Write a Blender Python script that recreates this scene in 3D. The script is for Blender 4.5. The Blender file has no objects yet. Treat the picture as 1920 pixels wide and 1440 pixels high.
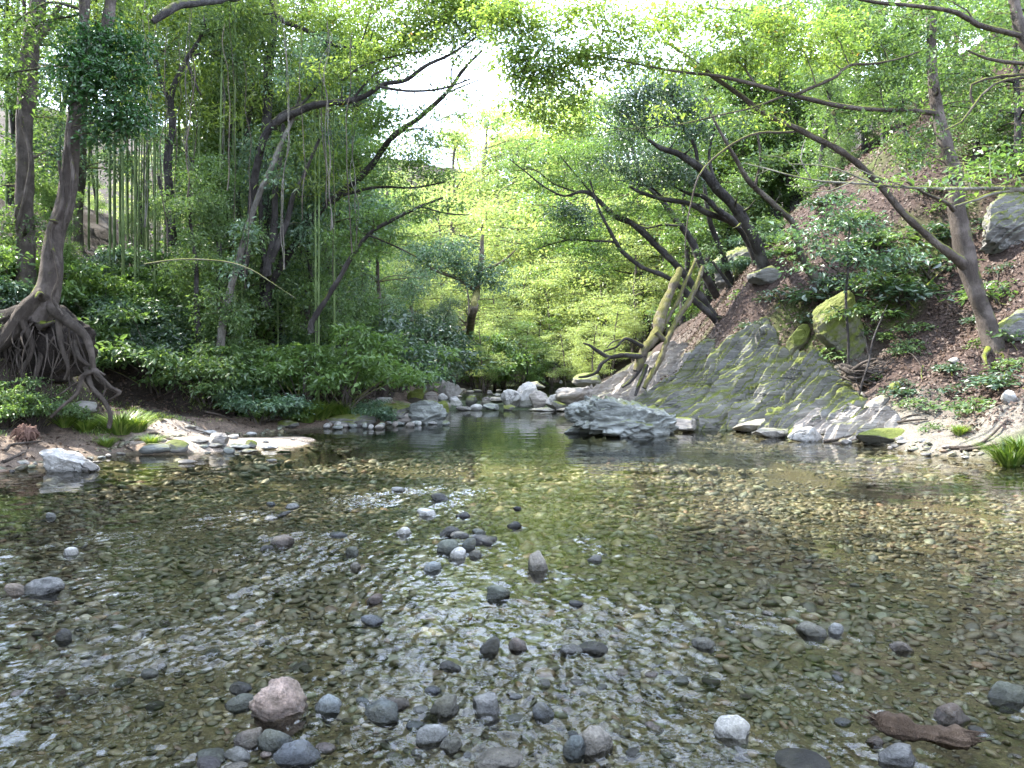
import bpy, bmesh, math
import numpy as np
RNG = np.random.default_rng(11)
FPX, CX, HY, EYE = 1478.0, 960.0, 690.0, 1.5
SC = bpy.context.scene
COL = SC.collection
PI = math.pi

# ------------------------------------------------------------------ noise
def _h(ix, iy, iz, seed):
    n = (ix * 374761393 + iy * 668265263 + iz * 2147483647 + seed * 974711) & 0xffffffff
    n = ((n ^ (n >> 13)) * 1274126177) & 0xffffffff
    n = ((n ^ (n >> 16)) * 2246822519) & 0xffffffff
    return ((n ^ (n >> 15)) & 0xffffff) / float(0xffffff)
def vnoise(p, seed=0):
    p = np.asarray(p, float)
    i = np.floor(p).astype(np.int64); f = p - i
    u = f * f * f * (f * (f * 6 - 15) + 10)
    r = 0
    for dx in (0, 1):
        wx = u[..., 0] if dx else 1 - u[..., 0]
        for dy in (0, 1):
            wy = u[..., 1] if dy else 1 - u[..., 1]
            for dz in (0, 1):
                wz = u[..., 2] if dz else 1 - u[..., 2]
                r = r + wx * wy * wz * _h(i[..., 0] + dx, i[..., 1] + dy, i[..., 2] + dz, seed)
    return r * 2 - 1
def fbm(p, octv=4, seed=0, gain=.5):
    a, s, r = 1., 0., 0
    p = np.asarray(p, float)
    for k in range(octv):
        r = r + a * vnoise(p, seed + k * 17); s += a; a *= gain; p = p * 2.03 + 7.1
    return r / s
def xyz(x, y, z=0.): return np.stack([x, y, np.zeros_like(x) + z], -1)
def sstep(a, b, x):
    t = np.clip((x - a) / (b - a), 0, 1); return t * t * (3 - 2 * t)

# ------------------------------------------------------------------ terrain height
LY = [-30, 0, 8, 11, 14, 17, 19.5, 20.5, 22.3, 24, 27.7, 35, 50, 62, 75, 100, 160]
LX = [-9.5, -8.6, -7.8, -7.2, -6.7, -5.9, -4.9, -3.6, -2.0, -2.5, -2.7, -2.6, -1.8, -.8, 1.5, 8, 18]
RY = [-30, 0, 8, 11.7, 13.4, 15.3, 16.1, 17.7, 18.8, 20.2, 23, 25, 27.7, 35, 50, 62, 75, 100, 160]
RX = [9.5, 9, 8.2, 7.7, 7.4, 7.2, 6.5, 5.8, 5.2, 3.7, 2.2, 2.2, 2.6, 3.1, 4.6, 5.6, 8, 14, 24]
GLS = [0, .8, 2, 3.5, 8, 14, 17, 25, 60, 120]; GLZ = [0, .2, .42, .95, 3.2, 7, 8.3, 9.3, 14, 26]
GRS = [0, .4, 1, 3.7, 6, 11, 16, 25, 60, 120]; GRZ = [0, .2, .45, 2.0, 4.1, 9.2, 13.6, 17, 28, 40]
def banks(x, y):
    w = .35 * fbm(xyz(x * .5, y * .5), 3, 3)
    return np.interp(y, LY, LX) - x + w, x - np.interp(y, RY, RX) + w
def wlevel(y): return np.interp(y, [27.6, 28.6, 47, 48], [0, .33, .33, .62])
def H(x, y):
    x = np.asarray(x, float); y = np.asarray(y, float)
    sl, sr = banks(x, y)
    land = np.maximum(np.interp(sl, GLS, GLZ), np.interp(sr, GRS, GRZ))
    s = np.maximum(sl, sr)
    big = fbm(xyz(x * .3, y * .3), 4, 21) * np.clip(s, 0, 4) * .2
    small = fbm(xyz(x * 1.4, y * 1.4), 4, 5) * np.clip(s, 0, 1) * .26
    z = land + big + small
    depth = np.interp(y, [0, 4, 7, 9, 12, 18, 24, 27.5, 29], [.10, .11, .12, .17, .24, .42, .7, .35, .2])
    depth = depth + .10 * sstep(1.2, 4.5, x - (11 - y) * .18) * (y < 14)
    depth = depth + .05 * fbm(xyz(x * .9, y * .9), 3, 9)
    bed = -depth * sstep(0, 1.6, -s) - .05 * sstep(0, .3, -s)
    z = np.where(s > 0, z, bed)
    z = z + np.where(y > 27.6, wlevel(y), 0)
    # sand spit on the left bank
    for (cx, cy, rx, ry, hh) in ((-5.3, 15.6, 1.5, .75, .34), (-6.3, 14.7, 1.2, 1.1, .42), (-4.7, 16.4, .75, .42, .30)):
        q = ((x - cx) / rx) ** 2 + ((y - cy) / ry) ** 2
        z = np.where(s > -2.5, np.maximum(z, -.25 + hh * 1.0 * np.clip(1.35 - q * .8, 0, 1) + .012 * fbm(xyz(x * 3, y * 3), 2, 4)), z)
    # ledge under the root tree
    q = ((x + 9.9) / 1.9) ** 2 + ((y - 15.1) / 1.5) ** 2
    z = z + 1.15 * np.clip(1 - q * q, 0, 1)
    z = z + 1.0 * sstep(2.3, 5, sr) * sstep(18.5, 23, y) * (1 - sstep(27, 34, y))
    hill = sstep(58, 112, y) * 20
    return z + hill
def at(px, py, d): return np.array([(px - CX) / FPX * d, d, EYE + (HY - py) / FPX * d])
_DS = np.concatenate([np.arange(2.4, 60, .03), np.arange(60, 170, .25)])
def hit(px, py, dmin=2.4):
    ds = _DS[_DS >= dmin]
    P = np.stack([(px - CX) / FPX * ds, ds, EYE + (HY - py) / FPX * ds], -1)
    below = P[:, 2] < H(P[:, 0], P[:, 1])
    k = int(np.argmax(below)) if below.any() else len(ds) - 1
    return P[k].copy()
def ground(x, y): return float(H(np.array([x]), np.array([y]))[0])

# ------------------------------------------------------------------ mesh builder
class MB:
    def __init__(s): s.v, s.f, s.n, s.a = [], [], 0, []
    def add(s, v, f, a=None):
        v = np.asarray(v, np.float32).reshape(-1, 3); f = np.asarray(f, np.int64)
        s.v.append(v); s.f.append(f + s.n); s.n += len(v)
        if a is None: a = np.full((len(v), 3), .5, np.float32)
        a = np.asarray(a, np.float32)
        if a.ndim == 1: a = np.repeat(a[:, None], 3, 1) if len(a) == len(v) else np.tile(a, (len(v), 1))
        s.a.append(a)
    def mesh(s, name, mat, origin=(0, 0, 0), smooth=True):
        V = np.concatenate(s.v) - np.asarray(origin, np.float32)
        me = bpy.data.meshes.new(name)
        me.vertices.add(len(V)); me.vertices.foreach_set('co', V.ravel())
        loops = np.concatenate([f.ravel() for f in s.f]).astype(np.int32)
        tot = np.concatenate([np.full(len(f), f.shape[1], np.int32) for f in s.f])
        st = np.concatenate([[0], np.cumsum(tot)[:-1]]).astype(np.int32)
        me.loops.add(len(loops)); me.loops.foreach_set('vertex_index', loops)
        me.polygons.add(len(tot)); me.polygons.foreach_set('loop_start', st)
        try: me.polygons.foreach_set('loop_total', tot)
        except Exception: pass
        me.polygons.foreach_set('use_smooth', np.full(len(tot), smooth))
        A = np.concatenate(s.a); C4 = np.concatenate([A, np.ones((len(A), 1), np.float32)], 1)
        me.attributes.new('col', 'FLOAT_COLOR', 'POINT').data.foreach_set('color', C4.astype(np.float32).ravel())
        me.update(calc_edges=True); me.materials.append(mat)
        return me
    def obj(s, name, mat, parent=None, origin=(0, 0, 0), smooth=True, **tags):
        o = bpy.data.objects.new(name, s.mesh(name, mat, origin, smooth)); COL.objects.link(o)
        if parent is not None: o.parent = parent
        else: o.location = origin
        for k, v in tags.items(): o[k] = v
        return o
def thing(name, label, cat, loc, group=None):
    o = bpy.data.objects.new(name, None); COL.objects.link(o); o.location = loc
    o.empty_display_size = .2
    o['label'] = label; o['category'] = cat
    if group: o['group'] = group
    return o
def dup(root, loc, rz=0, sc=1., label=None, group=None):
    r = root.copy(); COL.objects.link(r); r.location = loc; r.rotation_euler = (0, 0, rz)
    r.scale = sc if hasattr(sc, '__len__') else (sc, sc, sc)
    if label: r['label'] = label
    if group: r['group'] = group
    for ch in list(root.children):
        c = ch.copy(); COL.objects.link(c); c.parent = r
        for g in ch.children:
            d = g.copy(); COL.objects.link(d); d.parent = c
    return r
def catmull(P, R, step):
    P = np.asarray(P, float); R = np.asarray(R, float); n = len(P)
    if n < 2: return P, R
    Q = np.vstack([2 * P[0] - P[1], P, 2 * P[-1] - P[-2]])
    out, rr = [], []
    for i in range(n - 1):
        m = max(1, int(np.ceil(np.linalg.norm(P[i + 1] - P[i]) / step)))
        t = (np.arange(m) / m)[:, None]
        p0, p1, p2, p3 = Q[i], Q[i + 1], Q[i + 2], Q[i + 3]
        out.append(.5 * ((2 * p1) + (-p0 + p2) * t + (2 * p0 - 5 * p1 + 4 * p2 - p3) * t ** 2 + (-p0 + 3 * p1 - 3 * p2 + p3) * t ** 3))
        rr.append(R[i] + (R[i + 1] - R[i]) * t[:, 0])
    out.append(P[-1:]); rr.append(R[-1:])
    return np.vstack(out), np.concatenate(rr)
def tube(mb, P, R, k=7, step=.3, rough=.0, wob=0., seed=0, a=None):
    P, R = catmull(P, R, step); n = len(P)
    if n < 2: return
    if wob: P = P + wob * np.stack([vnoise(P * 1.3, 40 + seed + j) for j in range(3)], -1) * np.minimum(1, np.arange(n) / 2.)[:, None]
    T = np.gradient(P, axis=0); T /= np.linalg.norm(T, axis=1)[:, None] + 1e-9
    up = np.array([0, 0, 1.]) if abs(T[0, 2]) < .9 else np.array([1., 0, 0])
    N = np.zeros_like(P); N[0] = np.cross(T[0], up); N[0] /= np.linalg.norm(N[0])
    for i in range(1, n):
        v = N[i - 1] - T[i] * np.dot(N[i - 1], T[i]); N[i] = v / (np.linalg.norm(v) + 1e-9)
    B = np.cross(T, N)
    th = np.arange(k) / k * 2 * PI
    rad = R[:, None] * np.ones((n, k))
    V = P[:, None, :] + (np.cos(th)[None, :, None] * N[:, None, :] + np.sin(th)[None, :, None] * B[:, None, :]) * rad[..., None]
    if rough:
        nz = fbm(V.reshape(-1, 3) * (1.2 / max(R.max(), .05)) * .5, 3, 60 + seed).reshape(n, k)
        V = P[:, None, :] + (V - P[:, None, :]) * (1 + rough * nz)[..., None]
    V = V.reshape(-1, 3)
    i = np.arange(n - 1)[:, None] * k; j = np.arange(k)[None, :]; j2 = (j + 1) % k
    Fq = np.stack([i + j, i + j2, i + k + j2, i + k + j], -1).reshape(-1, 4)
    mb.add(V, Fq, a)
    c0 = len(V)
    mb.add(np.vstack([V[:k], V[-k:], P[:1], P[-1:]]), np.array([[2 * k, (q + 1) % k, q] for q in range(k)] + [[2 * k + 1, k + q, k + (q + 1) % k] for q in range(k)]), a)

# icosphere cache
_ICO = {}
def ico(n):
    if n not in _ICO:
        bm = bmesh.new(); bmesh.ops.create_icosphere(bm, subdivisions=n, radius=1)
        bm.verts.ensure_lookup_table()
        _ICO[n] = (np.array([v.co[:] for v in bm.verts]), np.array([[v.index for v in f.verts] for f in bm.faces])); bm.free()
    return _ICO[n]
def rock_pts(sub, dims, rng, facets=9, depth=.75, rough=.12, rfreq=1.4, strata=0., sdir=(-.5, .2, .85), sfreq=7, bottom=True):
    V, Fc = ico(sub); V = V.copy()
    for _ in range(facets):
        n = rng.normal(size=3); n /= np.linalg.norm(n); h = rng.uniform(depth, .98)
        d = V @ n; m = d > h
        V[m] -= n * (d[m] - h)[:, None] * .92
    o = rng.uniform(-50, 50, 3)
    N = V / np.linalg.norm(V, axis=1)[:, None]
    V = V + N * (rough * fbm(V * rfreq + o, 5, 1, .55))[:, None]
    V = V * (np.asarray(dims) / 2)
    if strata:
        sd = np.array(sdir); sd = sd / np.linalg.norm(sd)
        t = V @ sd * sfreq + 1.6 * fbm(V * 1.2 + o, 3, 8)
        saw = t - np.floor(t)
        amp = strata * (.4 + .6 * np.abs(fbm(V * 2.2 + o, 2, 5)))
        V = V + N * ((saw - .5) * amp + .5 * amp * fbm(V * 5 + o, 3, 12))[:, None]
    return V, Fc

# ------------------------------------------------------------------ materials
def new_mat(name):
    m = bpy.data.materials.new(name); m.use_nodes = True
    nt = m.node_tree; nt.nodes.clear()
    return m, nt, nt.nodes, nt.links
def nd(nt, t, **kw):
    n = nt.nodes.new(t)
    for k, v in kw.items():
        if k in n.inputs.keys() if hasattr(n.inputs, 'keys') else False: n.inputs[k].default_value = v
        else: setattr(n, k, v)
    return n
def ramp(nt, fac, stops):
    r = nt.nodes.new('ShaderNodeValToRGB'); el = r.color_ramp.elements
    while len(el) > 1: el.remove(el[-1])
    el[0].position = stops[0][0]; el[0].color = (*stops[0][1], 1)
    for p, c in stops[1:]:
        e = el.new(p); e.color = (*c, 1)
    nt.links.new(fac, r.inputs[0]); return r.outputs[0]
def noise(nt, scale, detail=4, rough=.55, vec=None, dist=0):
    n = nt.nodes.new('ShaderNodeTexNoise'); n.inputs['Scale'].default_value = scale; n.inputs['Detail'].default_value = detail
    n.inputs['Roughness'].default_value = rough; n.inputs['Distortion'].default_value = dist
    if vec is not None: nt.links.new(vec, n.inputs['Vector'])
    return n.outputs['Fac']
def mixc(nt, fac, a, b, mode='MIX'):
    m = nt.nodes.new('ShaderNodeMix'); m.data_type = 'RGBA'; m.blend_type = mode
    for s, v in ((0, fac), (6, a), (7, b)):
        if hasattr(v, 'is_linked'): nt.links.new(v, m.inputs[s])
        else: m.inputs[s].default_value = v if s == 0 else (*v, 1)
    return m.outputs[2]
def mth(nt, op, a, b=None, c=None, clamp=False):
    m = nt.nodes.new('ShaderNodeMath'); m.operation = op; m.use_clamp = clamp
    for s, v in enumerate((a, b, c)):
        if v is None: continue
        if hasattr(v, 'is_linked'): nt.links.new(v, m.inputs[s])
        else: m.inputs[s].default_value = v
    return m.outputs[0]
def attr(nt, name='col'):
    a = nt.nodes.new('ShaderNodeAttribute'); a.attribute_name = name; return a
def bump(nt, h, dist, strength=1.):
    b = nt.nodes.new('ShaderNodeBump'); b.inputs['Strength'].default_value = strength; b.inputs['Distance'].default_value = dist
    nt.links.new(h, b.inputs['Height']); return b.outputs[0]
def pos(nt): return nt.nodes.new('ShaderNodeNewGeometry').outputs['Position']
def out(nt, sh): o = nt.nodes.new('ShaderNodeOutputMaterial'); nt.links.new(sh, o.inputs['Surface'])
def principled(nt, col, rough=.8, spec=.3, normal=None):
    p = nt.nodes.new('ShaderNodeBsdfPrincipled')
    if hasattr(col, 'is_linked'): nt.links.new(col, p.inputs['Base Color'])
    else: p.inputs['Base Color'].default_value = (*col, 1)
    if hasattr(rough, 'is_linked'): nt.links.new(rough, p.inputs['Roughness'])
    else: p.inputs['Roughness'].default_value = rough
    p.inputs['Specular IOR Level'].default_value = spec
    if normal is not None: nt.links.new(normal, p.inputs['Normal'])
    return p.outputs[0]

def leaf_mat(name, stops, trans=.5, tcol=None, gloss=.06, grough=.35):
    m, nt, N, L = new_mat(name)
    a = attr(nt); sx = N.new('ShaderNodeSeparateColor'); L.new(a.outputs['Color'], sx.inputs[0])
    c = ramp(nt, sx.outputs[0], stops)
    df = N.new('ShaderNodeBsdfDiffuse'); L.new(c, df.inputs[0])
    tr = N.new('ShaderNodeBsdfTranslucent')
    tc = mixc(nt, 1., c, tcol or (1.35, 1.3, .75), 'MULTIPLY'); L.new(tc, tr.inputs[0])
    mx = N.new('ShaderNodeMixShader'); mx.inputs[0].default_value = trans; L.new(df.outputs[0], mx.inputs[1]); L.new(tr.outputs[0], mx.inputs[2])
    gl = N.new('ShaderNodeBsdfGlossy'); gl.inputs['Roughness'].default_value = grough; gl.inputs[0].default_value = (1, 1, 1, 1)
    m2 = N.new('ShaderNodeMixShader'); m2.inputs[0].default_value = gloss; L.new(mx.outputs[0], m2.inputs[1]); L.new(gl.outputs[0], m2.inputs[2])
    out(nt, m2.outputs[0]); return m
M = {}
M['maple'] = leaf_mat('maple_leaf', [(0, (.10, .17, .04)), (.5, (.16, .245, .06)), (.93, (.24, .31, .085)), (.97, (.36, .25, .07)), (1, (.38, .16, .06))], .55, gloss=.03)
M['mapleg'] = leaf_mat('green_maple_leaf', [(0, (.05, .10, .028)), (.6, (.105, .185, .048)), (1, (.18, .27, .08))], .5, gloss=.04)
M['mid'] = leaf_mat('mid_green_leaf', [(0, (.035, .075, .024)), (.6, (.085, .15, .045)), (1, (.18, .26, .085))], .48, gloss=.04, grough=.45)
M['dark'] = leaf_mat('evergreen_leaf', [(0, (.015, .042, .02)), (.6, (.04, .085, .036)), (1, (.1, .165, .07))], .34, gloss=.07, grough=.4)
M['teal'] = leaf_mat('blue_green_leaf', [(0, (.03, .075, .04)), (.6, (.075, .145, .075)), (1, (.17, .26, .13))], .4, gloss=.06, grough=.45)
M['ivy'] = leaf_mat('ivy_leaf', [(0, (.012, .045, .01)), (.6, (.025, .085, .018)), (1, (.05, .13, .025))], .25, gloss=.05, grough=.4)
M['bamboo'] = leaf_mat('bamboo_leaf', [(0, (.09, .15, .03)), (1, (.19, .26, .05))], .5, gloss=.05)
M['grass'] = leaf_mat('grass_blade', [(0, (.06, .12, .02)), (.6, (.12, .19, .03)), (1, (.22, .26, .07))], .4, gloss=.05)
M['litter'] = leaf_mat('fallen_leaf', [(0, (.018, .012, .009)), (.35, (.046, .031, .023)), (.75, (.085, .058, .045)), (1, (.13, .095, .075))], .12, tcol=(1, 1, 1), gloss=.015, grough=.5)

def bark_mat(name, c1, c2, moss=0., mosscol=(.12, .14, .02), sc=14):
    m, nt, N, L = new_mat(name)
    mp = N.new('ShaderNodeMapping'); mp.inputs['Scale'].default_value = (1, 1, .3); L.new(pos(nt), mp.inputs[0])
    n1 = noise(nt, sc, 6, .65, mp.outputs[0], .4); n2 = noise(nt, 2.6, 4, .6, pos(nt))
    c = mixc(nt, n1, c1, c2)
    c = mixc(nt, mth(nt, 'MULTIPLY', ramp(nt, n2, [(.45, (0, 0, 0)), (.65, (1, 1, 1))]), .5), c, tuple(min(1, v * 1.7 + .03) for v in c2))
    if moss:
        g = N.new('ShaderNodeNewGeometry'); s = N.new('ShaderNodeSeparateXYZ'); L.new(g.outputs['Normal'], s.inputs[0])
        f = mth(nt, 'ADD', mth(nt, 'MULTIPLY', s.outputs[2], .5), noise(nt, 3.5, 4, .6, pos(nt)))
        f = mth(nt, 'MULTIPLY', mth(nt, 'SUBTRACT', f, .75 - moss * .5), 5, clamp=True)
        c = mixc(nt, f, c, mosscol)
    out(nt, principled(nt, c, .9, .2, bump(nt, mth(nt, 'ADD', n1, mth(nt, 'MULTIPLY', noise(nt, sc * 3.5, 4, .7, mp.outputs[0], .8), .6)), .05, 1.))); return m
M['bark'] = bark_mat('grey_brown_bark', (.028, .022, .019), (.1, .082, .07), .25)
M['barkdark'] = bark_mat('dark_wet_bark', (.014, .012, .012), (.05, .044, .042), .1)
M['barkpale'] = bark_mat('pale_grey_bark', (.09, .08, .07), (.24, .22, .19), .3)
M['barkmoss'] = bark_mat('mossy_bark', (.035, .03, .024), (.15, .125, .095), .42, (.1, .095, .03))
M['root'] = bark_mat('bare_root', (.016, .013, .011), (.085, .068, .055), 0)
M['culm'] = bark_mat('bamboo_culm', (.05, .085, .03), (.13, .17, .065), 0, sc=4)
M['wood'] = bark_mat('wet_driftwood', (.018, .012, .01), (.17, .115, .075), 0, sc=36)
M['barkgrey'] = bark_mat('lichened_grey_bark', (.045, .04, .035), (.15, .138, .12), .3, sc=18)

def rock_mat(name, c1, c2, c3, moss=0., mosscol=(.085, .1, .014), sc=5, streak=None, wet=True):
    m, nt, N, L = new_mat(name)
    P = pos(nt)
    v = P
    if streak:
        mp = N.new('ShaderNodeMapping'); mp.inputs['Rotation'].default_value = streak; mp.inputs['Scale'].default_value = (.25, .6, 2.2); L.new(P, mp.inputs[0]); v = mp.outputs[0]
    n1 = noise(nt, sc, 8, .68, v, .6); n2 = noise(nt, sc * .35, 4, .6, P); n3 = noise(nt, sc * 9, 4, .7, P)
    a = attr(nt)
    c = ramp(nt, n1, [(.3, c1), (.5, c2), (.7, c3)])
    c = mixc(nt, mth(nt, 'MULTIPLY', n3, .5), c, c1)
    c = mixc(nt, ramp(nt, n2, [(.42, (0, 0, 0)), (.6, (.45, .45, .45))]), c, tuple(x * .55 for x in c2))
    c = mixc(nt, 1., c, a.outputs['Color'], 'MULTIPLY')
    vr = N.new('ShaderNodeTexVoronoi'); vr.feature = 'DISTANCE_TO_EDGE'; vr.inputs['Scale'].default_value = sc * .5
    dv = N.new('ShaderNodeVectorMath'); dv.operation = 'ADD'
    nn = N.new('ShaderNodeTexNoise'); nn.inputs['Scale'].default_value = 2.5; nn.inputs['Detail'].default_value = 4
    L.new(v, nn.inputs[0]); L.new(v, dv.inputs[0]); L.new(nn.outputs['Color'], dv.inputs[1]); L.new(dv.outputs[0], vr.inputs['Vector'])
    crack = ramp(nt, vr.outputs['Distance'], [(0, (1, 1, 1)), (.035, (0, 0, 0))])
    cm = mth(nt, 'MULTIPLY', crack, ramp(nt, n2, [(.45, (0, 0, 0)), (.6, (.8, .8, .8))]))
    c = mixc(nt, cm, c, tuple(x * .3 for x in c1))
    rough = .75
    if moss:
        g = N.new('ShaderNodeNewGeometry'); s = N.new('ShaderNodeSeparateXYZ'); L.new(g.outputs['Normal'], s.inputs[0])
        f = mth(nt, 'ADD', mth(nt, 'MULTIPLY', s.outputs[2], .35), noise(nt, 1.9, 5, .65, v))
        f = mth(nt, 'MULTIPLY', mth(nt, 'SUBTRACT', f, .98 - moss * .45), 5, clamp=True)
        mc = mixc(nt, noise(nt, 20, 3, .6, P), tuple(x * .55 for x in mosscol), tuple(x * 1.5 for x in mosscol))
        c = mixc(nt, f, c, mc)
    if wet:   # dark damp band just above the water
        s2 = N.new('ShaderNodeSeparateXYZ'); L.new(P, s2.inputs[0])
        w = mth(nt, 'MULTIPLY', mth(nt, 'SUBTRACT', mth(nt, 'ADD', .035, mth(nt, 'MULTIPLY', n2, .05)), s2.outputs[2]), 30, clamp=True)
        c = mixc(nt, mth(nt, 'MULTIPLY', w, .6), c, tuple(x * .25 for x in c2))
        rough = mth(nt, 'SUBTRACT', .75, mth(nt, 'MULTIPLY', w, .5))
    hgt = mth(nt, 'ADD', mth(nt, 'MULTIPLY', n1, 1.), mth(nt, 'SUBTRACT', mth(nt, 'MULTIPLY', n3, .25), mth(nt, 'MULTIPLY', cm, .7)))
    out(nt, principled(nt, c, rough, .35, bump(nt, hgt, .25 / sc, .9))); return m
ST = (0, .55, .2)
M['rockteal'] = rock_mat('blue_grey_schist', (.085, .09, .084), (.215, .225, .207), (.38, .39, .36), .5, sc=4, streak=ST)
M['rockpale'] = rock_mat('pale_schist', (.12, .105, .092), (.29, .26, .23), (.46, .42, .38), .42, sc=4, streak=ST)
M['rockmoss'] = rock_mat('mossy_schist', (.07, .068, .062), (.18, .172, .158), (.31, .3, .28), .95, sc=4, streak=ST)
M['rockgreen'] = rock_mat('moss_covered_rock', (.07, .065, .05), (.16, .15, .12), (.28, .26, .22), 1.3, sc=5)
M['boulder'] = rock_mat('grey_boulder', (.085, .078, .068), (.21, .195, .175), (.36, .335, .305), .45, sc=4)
M['white'] = rock_mat('whitish_rock', (.2, .19, .175), (.4, .385, .36), (.58, .56, .53), .1, sc=4)
def stone_mat():
    m, nt, N, L = new_mat('river_stone')
    a = attr(nt); P = pos(nt)
    n1 = noise(nt, 16, 8, .7, P, .3); n2 = noise(nt, 90, 4, .7, P); n3 = noise(nt, 5, 3, .6, P)
    c = mixc(nt, 1., a.outputs['Color'], ramp(nt, n1, [(.3, (.3, .3, .3)), (.5, (.72, .72, .72)), (.68, (1.15, 1.13, 1.1))]), 'MULTIPLY')
    c = mixc(nt, 1., c, ramp(nt, n2, [(.35, (.6, .6, .6)), (.65, (1.2, 1.2, 1.2))]), 'MULTIPLY')
    c = mixc(nt, ramp(nt, n3, [(.45, (0, 0, 0)), (.65, (.5, .5, .5))]), c, (.075, .068, .035))
    s = N.new('ShaderNodeSeparateXYZ'); L.new(P, s.inputs[0])
    w = mth(nt, 'MULTIPLY', mth(nt, 'SUBTRACT', mth(nt, 'ADD', .022, mth(nt, 'MULTIPLY', n1, .06)), s.outputs[2]), 45, clamp=True)
    c = mixc(nt, mth(nt, 'MULTIPLY', w, .8), c, mixc(nt, 1., c, (.3, .3, .3), 'MULTIPLY'))
    h = mth(nt, 'ADD', n1, mth(nt, 'MULTIPLY', n2, .3))
    out(nt, principled(nt, c, mth(nt, 'SUBTRACT', .55, mth(nt, 'MULTIPLY', w, .4)), .45, bump(nt, h, .03, 1.))); return m
M['stone'] = stone_mat()

def ground_mat():
    m, nt, N, L = new_mat('forest_ground')
    a = attr(nt); P = pos(nt)
    n1 = noise(nt, 6, 6, .7, P); n2 = noise(nt, 40, 5, .7, P); n3 = noise(nt, 1.3, 4, .6, P)
    c = mixc(nt, 1., a.outputs['Color'], ramp(nt, n2, [(.3, (.35, .35, .35)), (.5, (.9, .9, .9)), (.72, (1.8, 1.75, 1.7))]), 'MULTIPLY')
    c = mixc(nt, 1., c, ramp(nt, n1, [(.3, (.6, .6, .6)), (.7, (1.3, 1.3, 1.3))]), 'MULTIPLY')
    h = mth(nt, 'ADD', mth(nt, 'MULTIPLY', n1, .7), mth(nt, 'MULTIPLY', n2, .3))
    out(nt, principled(nt, c, .9, .2, bump(nt, h, .08, .8))); return m
M['ground'] = ground_mat()
def pebble_mat():
    m, nt, N, L = new_mat('wet_pebble')
    a = attr(nt); P = pos(nt)
    n1 = noise(nt, 60, 5, .7, P); n2 = noise(nt, 9, 3, .6, P)
    c = mixc(nt, 1., a.outputs['Color'], ramp(nt, n1, [(.3, (.55, .55, .55)), (.7, (1.35, 1.35, 1.35))]), 'MULTIPLY')
    c = mixc(nt, ramp(nt, n2, [(.45, (0, 0, 0)), (.7, (.5, .5, .5))]), c, (.06, .06, .025))
    out(nt, principled(nt, c, .45, .4, bump(nt, n1, .006, .6))); return m
M['pebble'] = pebble_mat()
def water_mat():
    m, nt, N, L = new_mat('clear_stream_water')
    P = pos(nt); a = attr(nt); s = N.new('ShaderNodeSeparateColor'); L.new(a.outputs['Color'], s.inputs[0])
    rif = s.outputs[0]
    # stream-aligned coordinates: fan out from a point up the riffle
    sp = N.new('ShaderNodeSeparateXYZ'); L.new(P, sp.inputs[0])
    dx = sp.outputs[0]; dy = mth(nt, 'SUBTRACT', 10.5, sp.outputs[1])
    ang = mth(nt, 'ARCTAN2', dx, dy); r = mth(nt, 'SQRT', mth(nt, 'ADD', mth(nt, 'MULTIPLY', dx, dx), mth(nt, 'MULTIPLY', dy, dy)))
    cv = N.new('ShaderNodeCombineXYZ'); L.new(mth(nt, 'MULTIPLY', ang, 7), cv.inputs[0]); L.new(mth(nt, 'MULTIPLY', r, .62), cv.inputs[1])
    f1 = noise(nt, 11, 3, .55, cv.outputs[0], .5); f2 = noise(nt, 30, 3, .6, P, .6); f3 = noise(nt, 13, 2, .5, P, .3)
    mp = N.new('ShaderNodeMapping'); mp.inputs['Scale'].default_value = (.55, 1.3, 1); L.new(P, mp.inputs[0])
    c1 = noise(nt, 5, 3, .55, mp.outputs[0], .3); c2 = noise(nt, 22, 2, .5, mp.outputs[0])
    hr = mth(nt, 'ADD', mth(nt, 'MULTIPLY', f1, .002), mth(nt, 'ADD', mth(nt, 'MULTIPLY', f2, .002), mth(nt, 'MULTIPLY', f3, .0015)))
    hc = mth(nt, 'ADD', mth(nt, 'MULTIPLY', c1, .0007), mth(nt, 'MULTIPLY', c2, .0002))
    h = mth(nt, 'ADD', mth(nt, 'MULTIPLY', hr, rif), hc)
    b = bump(nt, h, 1., 1.)
    fr = N.new('ShaderNodeFresnel'); fr.inputs[0].default_value = 1.33; L.new(b, fr.inputs[1])
    tr = N.new('ShaderNodeBsdfTransparent'); L.new(mixc(nt, s.outputs[1], (.93, .92, .83), (.36, .58, .46)), tr.inputs[0])
    gl = N.new('ShaderNodeBsdfGlossy'); gl.inputs['Roughness'].default_value = .03; L.new(b, gl.inputs['Normal'])
    mx = N.new('ShaderNodeMixShader'); L.new(fr.outputs[0], mx.inputs[0]); L.new(tr.outputs[0], mx.inputs[1]); L.new(gl.outputs[0], mx.inputs[2])
    out(nt, mx.outputs[0]); return m
M['water'] = water_mat()
def foam_mat():
    m, nt, N, L = new_mat('white_water')
    n1 = noise(nt, 18, 4, .6, pos(nt))
    d = principled(nt, (.75, .79, .82), .4, .5, bump(nt, n1, .05, .8))
    t = N.new('ShaderNodeBsdfTransparent'); mx = N.new('ShaderNodeMixShader')
    L.new(ramp(nt, n1, [(.4, (0, 0, 0)), (.6, (1, 1, 1))]), mx.inputs[0]); L.new(t.outputs[0], mx.inputs[1]); L.new(d, mx.inputs[2])
    out(nt, mx.outputs[0]); return m
M['foam'] = foam_mat()
def plain(name, col, rough=.6):
    m, nt, N, L = new_mat(name); n = noise(nt, 30, 4, .6, pos(nt))
    out(nt, principled(nt, mixc(nt, n, tuple(x * .7 for x in col), tuple(min(1, x * 1.25) for x in col)), rough, .3, bump(nt, n, .004, .5))); return m

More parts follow.
